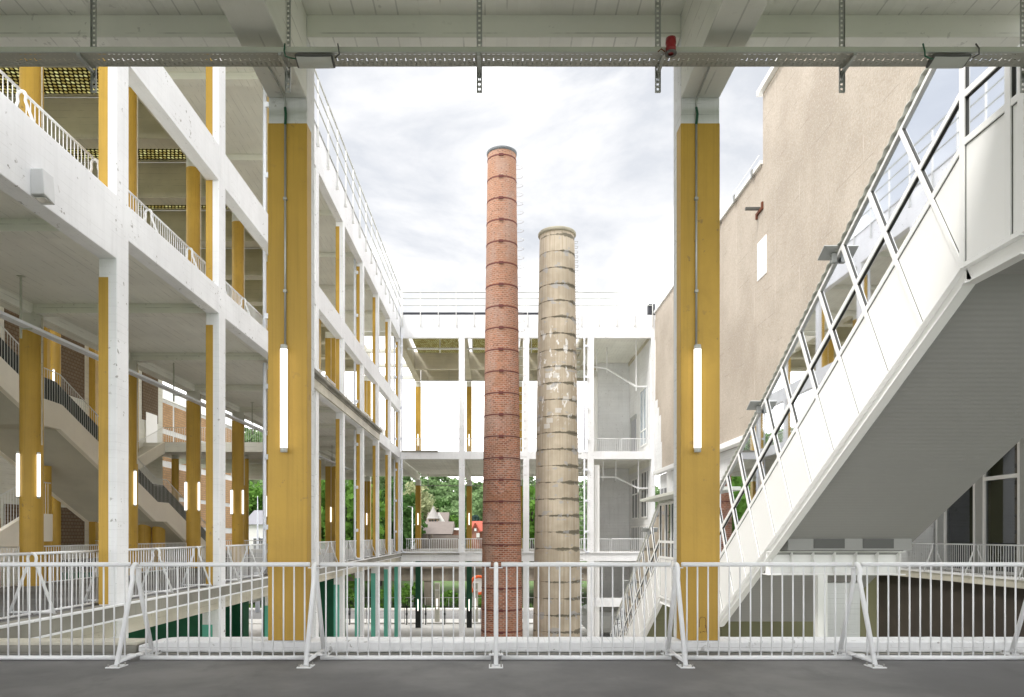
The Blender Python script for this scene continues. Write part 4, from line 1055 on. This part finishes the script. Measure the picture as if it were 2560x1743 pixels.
# lamp plates on the roof edge
for s, A_ in ((2.47, (YA, ZA)), (7.05, (YA, ZA)), (.4, (YB, ZB)), (5.6, (YB, ZB)), (10, (YB, ZB))):
    y, z = PT(A_, s, WP + .05)
    MB().bar((XT - .17, y - .15, z + .15 * .557), (XT - .17, y + .15, z - .15 * .557), .30, .03, (0, .49, .87)).box(XT - .12, XT - .02, y - .05, y + .05, z - .2, z - .02).obj('lamp_plate', ALUM, gs, bevel=.01)
# support beam and column
mb = MB(); zb = 1.02; yb = 17.6
mb.box(XT - .02, XT2 + .05, yb - .2, yb + .2, zb - .03, zb).box(XT - .02, XT2 + .05, yb - .2, yb + .2, zb - .58, zb - .55).box(XT, XT2, yb - .015, yb + .015, zb - .55, zb - .03)
for k in range(7):
    x = XT + .05 + k * .52; mb.box(x, x + .015, yb - .18, yb + .18, zb - .55, zb - .03)
mb.obj('support_beam', WFRM, gs)
mb = MB().box(XT + .25, XT2 - .1, yb - .72, yb + .3, zb + .03, zb + .36)
mb.obj('support_box', SOFS, gs)
for x in (XT + .85, XT + 2.0): MB().box(x, x + .72, yb - .735, yb - .70, zb + .08, zb + .30).obj('vent', DARKM, gs)
MB().box(XT + 1.22, XT + 1.45, yb - .12, yb + .12, -8, zb - .58).obj('support_column', WFRM, gs)
MB().box(XT + 1.7, XT + 2.6, yb + .6, yb + .9, -8, .2).obj('support_wall', WHITE, gs)
# ================================================================ chimneys
def bchim():
    cx, cy = (1254.5 - 1240) / F * 43, 43.0; R0 = lambda z: 1.16 - .0136 * (z - 1.41)
    t = T('brick_chimney', 'tall tapering red brick factory chimney with rusty iron bands', 'chimney', (cx, cy, -8))
    zt = 24.15; N = 40
    prof = [(R0(-8 + (zt + 8) * k / N), -8 + (zt + 8) * k / N) for k in range(N + 1)]
    MB().lathe(prof, cx, cy, 72, uvR=1.1).obj('shaft', BRK, t, smooth=True)
    r = R0(zt)
    MB().lathe([(r - .01, zt - .12), (r + .03, zt - .1), (r + .05, zt - .02), (r + .05, zt + .05), (r + .02, zt + .07), (r - .3, zt + .07), (r - .3, zt - 2)], cx, cy, 72).obj('rim', plain('lead_grey_rim', (.13, .14, .15), .6), t, smooth=True)
    BND = plain('oxide_iron_band', (.115, .03, .025), .6, .1, .2)
    z = 2.11 - 1.27 * 7
    while z < zt - .2:
        r = R0(z)
        MB().lathe([(r - .01, z - .032), (r + .016, z - .032), (r + .016, z + .032), (r - .01, z + .032)], cx, cy, 60).obj('band', BND, t)
        mb = MB(); x0 = cx - .05 + .01 * math.sin(z * 7)
        mb.box(x0 - .13, x0 + .13, cy - r - .06, cy - r + .02, z - .085, z + .055)
        mb.obj('clamp', BND, t)
        z += 1.27
    z = 5.0
    while z < 23.6:
        r = R0(z); p = []
        for k in range(13):
            a = -math.pi / 2 + math.pi * k / 12
            p.append((cx + r - .03 + .42 * math.cos(a), cy + .27 * math.sin(a), z))
        MB().tube(p, .012, 5).obj('rung', STEELT, t, smooth=True)
        z += .54
bchim()
def cchim():
    cx, cy = (1392.5 - 1240) / F * 45, 45.0; R0 = lambda z: 1.39 - .0167 * (z - 1.41)
    t = T('concrete_chimney', 'shorter beige concrete ring chimney with stained joints beside the brick chimney', 'chimney', (cx, cy, -8))
    zt = 20.05; prof = []; z = 1.585 - 1.01 * 9; rnd = random.Random(4)
    prof.append((R0(-8), -8))
    while z < zt - .3:
        r = R0(z)
        if z > -7.9: prof += [(r + .012, z - .03), (r - .022, z - .008), (r - .022, z + .008), (r + .004, z + .03)]
        z += 1.01
    prof.append((R0(zt), zt))
    MB().lathe(prof, cx, cy, 80, uvR=1.25).obj('shaft', RINGS, t, smooth=False)
    r = R0(zt)
    MB().lathe([(r, zt - .03), (r + .08, zt), (r + .105, zt + .05), (r + .105, zt + .15), (r + .07, zt + .2), (r - .3, zt + .2), (r - .3, zt - 2)], cx, cy, 80).obj('cap', plain('weathered_cap', (.33, .31, .24), .8, 0, .25, 3), t, smooth=False)
    z = -7.6; k = 0
    while z < 20.0:
        r = R0(z); d = .20
        MB().tube([(cx + r - .02, cy - .17, z), (cx + r + d - .02, cy - .17, z), (cx + r + d, cy - .15, z), (cx + r + d, cy + .15, z), (cx + r + d - .02, cy + .17, z), (cx + r - .02, cy + .17, z)], .014, 5).obj('rung', BOLT if z < 9 else GALV, t)
        z += .30
cchim()
# ================================================================ outside the courtyard
def gate(x, i):
    t = T('gate_fence', 'black metal gate bay on the pale yard behind the far building, number %s from the left' % ('one two three four five six seven eight nine ten'.split()[i]), 'gate', (x, 75.6, -8), 'black gate bays')
    t['label'] = ('black metal gate bay standing on the pale paving at ground level behind the far building')
    mb = MB(); w_ = 1.92
    mb.box(x - .05, x + .05, 75.55, 75.65, -8, -5.95).obj('post', BLK, t)
    MB().box(x + .1, x + w_ - .1, 75.58, 75.62, -6.1, -6.05).box(x + .1, x + w_ - .1, 75.58, 75.62, -7.85, -7.8).box(x + .1, x + .14, 75.58, 75.62, -7.85, -6.05).box(x + w_ - .14, x + w_ - .1, 75.58, 75.62, -7.85, -6.05).obj('frame', BLK, t)
    mb = MB()
    for k in range(5): mb.box(x + .14, x + w_ - .14, 75.59, 75.61, -7.5 + k * .28, -7.485 + k * .28)
    mb.obj('wires', GALV, t)
    MB().box(x - .08, x + .08, 75.5, 75.7, -7.0, -6.75).obj('lock', BLK, t)
for i in range(13): gate(-15.4 + 2.0 * i, min(i, 9))
for nx, k in ((1093, 'left'), (1189, 'right')):
    x = (nx - 1240) / F * 77.5
    t = T('gate_pillar', 'square pale concrete gate pillar, the %s one seen left of the brick chimney' % k, 'pillar', (x, 77.5, -8), 'concrete gate pillars')
    MB().box(x - .26, x + .26, 77.3, 77.8, -8, -3.85).obj('shaft', painted('pale_pillar_concrete', (.72, .69, .6), .2, .4, 0, .2, .8, streak=.3), t, bevel=.02)
    MB().box(x - .29, x + .29, 77.27, 77.83, -3.85, -3.75).obj('cap', CREAM, t)
    MB().box(x - .2, x + .2, 77.22, 77.3, -4.55, -4.4).obj('bracket', WPAN, t)
    tube_light(x, 77.18, -6.6, 'lit tube light on the %s concrete gate pillar' % k)
# viaduct
vd = T('viaduct', 'rust stained concrete viaduct on thick piers crossing behind the far building', 'bridge', (0, 96, -8))
VC = painted('stained_viaduct_concrete', (.24, .205, .165), .4, .6, .2, .5, .9, (.1, .07, .05), streak=.6)
MB().box(-120, 120, 94.5, 95.0, -4.6, -2.7).box(-120, 120, 94.0, 94.5, -2.95, -2.7).obj('edge_beam', VC, vd, bevel=.03)
MB().box(-120, 120, 95, 106, -4.0, -3.0).obj('deck', VC, vd)
for x in (-58, -46, -34, -21.5, -8.9, 3.8, 16.5, 29, 41): MB().box(x - .55, x + .55, 94.6, 96, -8, -4.0).obj('pier', VC, vd, bevel=.04)
for x in range(-110, 120, 4): MB().box(x - .04, x + .04, 94.05, 94.15, -2.7, -1.7).obj('rail_post', BOLT, vd)
MB().box(-120, 120, 94.06, 94.12, -1.75, -1.68).box(-120, 120, 94.06, 94.12, -2.25, -2.2).obj('rail', BOLT, vd)
fn = T('wire_fence', 'low grey wire mesh fence along the road in front of the viaduct', 'fence', (0, 91.5, -8))
MB().box(-60, 60, 91.48, 91.52, -6.55, -6.5).obj('rail', GALV, fn)
for x in range(-60, 61, 3): MB().box(x - .03, x + .03, 91.46, 91.54, -8, -6.5).obj('post', GALV, fn)
mb = MB()
for k in range(400): mb.box(-60 + .3 * k, -59.985 + .3 * k, 91.49, 91.5, -7.95, -6.5)
mb.obj('mesh', BOLT, fn)
# round traffic sign
sx, sy, sz = at(1197, 1463, 84)
sg = T('road_sign', 'orange rimmed round road sign on a pole beside the brick chimney foot', 'sign', (sx, sy, -8))
mb = MB(); 
mb.tube([(sx + .95 * math.cos(a * math.pi / 16), sy, sz + 1.0 * math.sin(a * math.pi / 16)) for a in range(33)], .17, 8)
mb.obj('ring', plain('orange_ring', (.75, .12, .02), .5), sg)
MB().tube([(sx, sy + .03, sz), (sx, sy + .06, sz)], .85, 24).obj('face', WPAN, sg); MB().tube([(sx - .7, sy + .1, -8), (sx - .7, sy + .1, sz)], .05, 8).obj('pole', STEELT, sg)
# street lamps
for nx, ny, Y, lab in ((1031, 1268, 92.6, 'slim pale street lamp pole seen in the left bay of the far building'), (644, 1240, 88, 'pale tapering flagpole seen beside the left drain pipe')):
    x, y, z = at(nx, ny, Y); t = T('street_lamp', lab, 'lamp post', (x, y, -8))
    MB().tube([(x, y, -8), (x, y, z)], [.11, .06] if nx > 900 else [.28, .03], 10).obj('pole', PIPE, t, smooth=True)
    if nx > 900: MB().bar((x, y, z), (x - .6, y, z + .1), .14, .08).obj('lamp_head', ALUM, t)

# houses
HW = painted('white_house_wall', (.75, .74, .72), .1, .2, 0, .2, .9); HG = painted('grey_block_wall', (.24, .20, .18), .2, .3, .5, .25, .9)
SLATE = plain('brown_grey_roof_tiles', (.16, .135, .12), .8, 0, .2, 1.5); SLG = plain('grey_roof_sheet', (.20, .20, .22), .7, 0, .1, 1); TILR = plain('red_roof_tiles', (.36, .08, .05), .8, 0, .15, 2)
def gable(name, label, x0, x1, y0, y1, zb, ze, zr, wall, roof, ridge='x', win=()):
    t = T(name, label, 'house', ((x0 + x1) / 2, y0, zb))
    MB().box(x0, x1, y0, y1, zb, ze).obj('wall', wall, t)
    if ridge == 'x':
        ym = (y0 + y1) / 2; MB().prism([(y0 - .4, ze - .1), (y1 + .4, ze - .1), (ym, zr)], 'x', x0 - .3, x1 + .3).obj('roof', roof, t)
    else:
        xm = (x0 + x1) / 2
        MB().prism([(x0, ze), (x1, ze), (xm, zr - .2)], 'y', y0 + .02, y1).obj('gable', wall, t)
        mb = MB(); mb.bar((x0 - .4, (y0 + y1) / 2, ze - .25), (xm, (y0 + y1) / 2, zr), y1 - y0 + .8, .2, (0, 0, 1)); mb.bar((x1 + .4, (y0 + y1) / 2, ze - .25), (xm, (y0 + y1) / 2, zr), y1 - y0 + .8, .2, (0, 0, 1)); mb.obj('roof', roof, t)
    for (wx, wz, ww, wh) in win:
        f = MB().box(wx, wx + ww, y0 - .05, y0 + .02, wz, wz + wh).obj('window', WFRM, t); MB().box(wx + .12, wx + ww - .12, y0 - .07, y0 - .04, wz + .12, wz + wh - .12).obj('pane', PANE, f)
    return t
def X(nx, Y): return (nx - 1240) / F * Y
def Z(ny, Y): return H + (1338 - ny) / F * Y
gable('white_house', 'long white building with a plain grey roof left of the turret house', X(960, 128), X(1041, 128), 128, 136, -4, Z(1331, 128), Z(1306, 132), HW, SLG)
t = gable('barn', 'wide low building with a big brown grey roof in front of the pointed turret', X(1053, 124), X(1127, 124), 124, 134, -4, Z(1334, 124), Z(1304, 129), HG, SLATE)
MB().box(X(1080, 123), X(1150, 123), 121.5, 122, -4, Z(1338, 122)).obj('yard_wall', HG, t)
for a, b in ((1064, 1069), (1077, 1082)): MB().box(X(a, 120), X(b, 120), 119.8, 120.3, -4.2, Z(1335, 120)).obj('gate_post', painted('dark_gate_post', (.2, .16, .13), .2, .3, 0), t)
gable('brick_shed', 'small flat red brick shed between the brown roof and the white column', X(1126, 127), X(1149, 127), 127, 132, -4, Z(1324, 127), Z(1320, 129), BRKR, HW)
t = gable('red_roof_house', 'brick house with bright red tiled roof and front gable left of the brick chimney', X(1172, 133), X(1222, 133), 133.5, 140, -4, Z(1327, 133), Z(1303, 137), BRKR, TILR)
MB().prism([(X(1178, 133), Z(1330, 133)), (X(1198, 133), Z(1330, 133)), (X(1188.5, 133), Z(1310, 133))], 'y', 131.5, 136).box(X(1178, 133), X(1198, 133), 131.5, 136, -4, Z(1330, 133)).obj('front_gable', BRKR, t)
MB().bar((X(1177, 133), 133.5, Z(1331, 133)), (X(1188.5, 133), 133.5, Z(1309, 133)), 4.6, .25).bar((X(1200, 133), 133.5, Z(1331, 133)), (X(1188.5, 133), 133.5, Z(1309, 133)), 4.6, .25).obj('gable_roof', TILR, t)
MB().box(X(1191, 131), X(1199, 131), 130.8, 131.4, Z(1344, 131), Z(1333, 131)).obj('white_bay', HW, t); MB().box(X(1185.5, 131), X(1191, 131), 131.3, 131.48, Z(1328, 131), Z(1321, 131)).obj('window', WFRM, t)
# turret house
tx, ty = X(1083.5, 150), 152.0
t = gable('turret_house', 'stone house with a pointed conical turret roof rising above the brown roof', X(1068, 150), X(1116, 150), 150, 160, -3, Z(1310, 150), Z(1281, 155), HW, SLATE, 'x')
mb = MB(); mb.lathe([(1.05, Z(1315, 150)), (1.05, Z(1296, 150))], tx, 149.5, 16); mb.obj('turret', painted('turret_brick', (.45, .33, .25), .15, .3, 0), t)
MB().lathe([(1.45, Z(1297, 150)), (1.2, Z(1293, 150)), (.7, Z(1282, 150)), (.25, Z(1271, 150)), (.12, Z(1268, 150)), (.0, Z(1263, 150))], tx, 149.5, 16).obj('turret_roof', plain('pale_slate', (.30, .285, .27), .7, 0, .12, 2), t)
for k in (-1, 0, 1): MB().box(tx + k * .6 - .15, tx + k * .6 + .15, 148.3, 148.55, Z(1306, 150), Z(1300, 150)).obj('turret_window', PANE, t)
MB().prism([(X(1088, 150), Z(1310, 150)), (X(1115, 150), Z(1310, 150)), (X(1097, 150), Z(1281, 150))], 'y', 149.9, 151).obj('gable', HW, t)
# church-like house at left, tan clad hall
gable('pale_house', 'pale stone house with a steep roof seen between the left columns by the trees', X(610, 120), X(660, 120), 120, 132, -5, Z(1310, 120), Z(1276, 126), HW, SLG, 'x', [(X(632, 120), -1, 1.2, 2), (X(645, 120), -1, 1.2, 2)])
hl = T('brick_hall', 'long tan brick hall with white concrete frame seen beyond the left building', 'building', (-30, 70, -8))
MB().box(-44, -30.2, 54, 84, -8, 14.2).obj('wall', FACW, hl)
for k in range(7):
    y = 55 + 4.2 * k
    for z0, z1 in ((8.2, 10.6), (11.1, 13.4), (2.2, 4.6), (5.0, 7.6), (-2, 1.6)): MB().box(-30.2, -30.12, y, y + 3.7, z0, z1).obj('brick_panel', BRKT, hl)
MB().box(-31, -29.9, 54, 84, 13.7, 14.6).obj('parapet', WPAN, hl)

# ---------------------------------------------------------------- trees
def crown_mb(h, w_, n_cl, n_lf, leaf, seed, cone=False, mb=None, off=(0, 0, 0)):
    rnd = random.Random(seed); mb = mb or MB()
    cl = []
    for i in range(n_cl):
        while True:
            x, y, z = rnd.uniform(-1, 1), rnd.uniform(-1, 1), rnd.uniform(-1, 1)
            if x * x + y * y + z * z < 1: break
        q = (x * x + y * y + z * z) ** .5 + 1e-4; k = (.55 + .45 * q) / 1
        zz = h * .58 + z * h * .42
        ww = w_ * (1 if not cone else max(.08, 1 - (zz - h * .16) / (h * .86)))
        cl.append((x * ww * k * 1.0, y * ww * k, zz, rnd.uniform(.55, 1.25) * w_ * .30))
    for (cx, cy, cz, cr) in cl:
        for j in range(n_lf):
            d = Vector((rnd.gauss(0, 1), rnd.gauss(0, 1), rnd.gauss(0, 1))).normalized() * cr * rnd.uniform(.55, 1.05)
            p = Vector((cx + d.x, cy + d.y, cz + d.z * .75)); s = leaf * rnd.uniform(.6, 1.3)
            a = Vector((rnd.gauss(0, 1), rnd.gauss(0, 1), rnd.gauss(0, .6))).normalized(); b = a.cross(Vector((rnd.gauss(0, 1), rnd.gauss(0, 1), rnd.gauss(0, 1)))).normalized()
            i = mb.add([p - a * s - b * s * .6 + Vector(off), p + a * s - b * s * .6 + Vector(off), p + a * s + b * s * .6 + Vector(off), p - a * s + b * s * .6 + Vector(off)]); mb.face(i, i + 1, i + 2, i + 3)
    return mb
def trunk_mb(h, r, w_, seed):
    rnd = random.Random(seed); mb = MB().tube([(0, 0, -1), (.05, 0, h * .25), (0, .05, h * .55), (.05, 0, h * .85)], [r * 1.3, r, r * .7, r * .2], 8)
    for k in range(6):
        a = rnd.uniform(0, 6.28); z = h * rnd.uniform(.28, .6); mb.tube([(0, 0, z), (math.cos(a) * w_ * .35, math.sin(a) * w_ * .35, z + h * .12), (math.cos(a) * w_ * .7, math.sin(a) * w_ * .7, z + h * .26)], [r * .5, r * .35, r * .1], 6)
    return mb
TR = {}
def tree(label, x, y, z, h, w_, mat, kind='round', seed=1, group=None, name='broadleaf_tree', rz=0):
    k = (kind, mat.name, seed)
    if k not in TR:
        TR[k] = (crown_mb(10, 4, 60, 46, .26, seed, kind == 'cone').mesh('crown', mat), trunk_mb(10, .25, 4, seed).mesh('trunk', BARK))
    t = T(name, label, 'tree', (x, y, z), group); t.scale = (w_ / 4, w_ / 4, h / 10); t.rotation_euler = (0, 0, rz)
    inst('crown', TR[k][0], t); inst('trunk', TR[k][1], t)
    return t
def tr_at(label, nx, ny_top, Y, w_, mat, seed, kind='round', name='broadleaf_tree', zb=None, group=None):
    x = X(nx, Y); zt = Z(ny_top, Y); zb = hillz(x, Y) if zb is None else zb
    tree(label, x, Y, zb - .1, (zt - zb) * 1.0, w_, mat, kind, seed, group, name, rz=seed * 1.3)
tr_at('pale flowering tree with cream blossom behind the left bay of the far building', 1036, 1205, 160, 5.2, LEAF_P, 1)
tr_at('second pale blossom tree lower down beside the turret house', 1056, 1240, 164, 4.4, LEAF_P, 2)
tr_at('dark green round tree in front of the pale blossom tree', 1016, 1245, 138, 4.0, LEAF_G, 3)
tr_at('dark olive tree directly behind the pointed turret', 1096, 1250, 172, 4.2, LEAF_D, 4)
tr_at('bluish conifer above the red roofed house', 1187, 1282, 146, 2.6, LEAF_B, 5, 'cone', 'conifer')
tr_at('light green tree between the turret house and the white column', 1132, 1280, 156, 3.6, LEAF_G, 6)
tr_at('bright green tree by the first gap right of the left yellow column', 806, 1196, 100, 4.5, LEAF_G, 7)
tr_at('bright green tree seen in the second gap of the left facade', 866, 1190, 97, 4.8, LEAF_G, 8)
tr_at('tall dark tree seen in the second gap of the left facade', 885, 1200, 112, 5, LEAF_D, 9)
tr_at('dark green tree seen in the third gap of the left facade', 950, 1215, 108, 4.6, LEAF_D, 10)
tr_at('leafy tree behind the pale stone house at the left', 628, 1215, 142, 7, LEAF_G, 11)
tr_at('dark tree left of the pale stone house', 585, 1230, 140, 6, LEAF_D, 12)
tr_at('dense tree seen just right of the left facade gap near the far corner', 972, 1205, 120, 5.5, LEAF_D, 13)
tr_at('green tree between the two chimneys', 1330, 1212, 125, 4.8, LEAF_G, 14)
tr_at('green tree mostly hidden by the brick chimney', 1215, 1235, 150, 4.5, LEAF_H, 15)
# bushes by the viaduct
def bush(label, nx, ny, Y, w_, h, mat, seed):
    x = X(nx, Y); t = T('bush', label, 'bush', (x, Y, -8)); mb = crown_mb(h, w_, 26, 60, .14, seed); me = mb.mesh('foliage', mat)
    inst('foliage', me, t, (0, 0, -h * .16)); MB().tube([(0, 0, 0), (0, 0, h * .5)], .06, 6).obj('stem', BARK, t, local=True)
bush('bright green bush in front of the viaduct left of its pier', 1025, 0, 92.8, 1.4, 4.4, LEAF_G, 21)
bush('leafy bush in front of the viaduct right of its pier', 1120, 0, 93.2, 1.5, 2.8, LEAF_G, 22)
bush('green bush seen between the white column and the gate at the left', 868, 0, 92.5, 2.2, 3.2, LEAF_G, 23)
bush('green bush in the gap before the courtyard corner', 975, 0, 92.7, 2.2, 3.4, LEAF_G, 24)
bush('green bush behind the road sign', 1196, 0, 93, 1.4, 3.0, LEAF_G, 25)
# wood on the hill: one mass
mb = MB(); rnd = random.Random(11)
for j in range(12):
    for i in range(32):
        x = -95 + i * 5.2 + rnd.uniform(-2.5, 2.5); y = 160 + j * 7 + rnd.uniform(-3, 3)
        if x > 62: continue
        h = rnd.uniform(8.5, 13); crown_mb(h, rnd.uniform(3.0, 4.6), 12, 36, .44, rnd.randint(0, 99999), False, mb, (x, y, hillz(x, y) - h * .12))
o = mb.obj('hillside_wood', LEAF_H); tag(o, 'green wooded hillside rising behind the houses', 'wood', None, 'stuff')
mb = MB(); rnd = random.Random(12)
for i in range(2600):
    x = rnd.uniform(-60, 50); y = rnd.uniform(92.2, 93.6); h = rnd.uniform(.2, .7); a = rnd.uniform(0, 6.28)
    k = mb.add([(x, y, -8), (x + .12 * math.cos(a), y + .12 * math.sin(a), -8), (x + .2 * math.cos(a), y + .1, -8 + h)]); mb.face(k, k + 1, k + 2)
o = mb.obj('roadside_grass', LEAF_G); tag(o, 'rough grass along the road verge under the viaduct', 'grass', None, 'stuff')
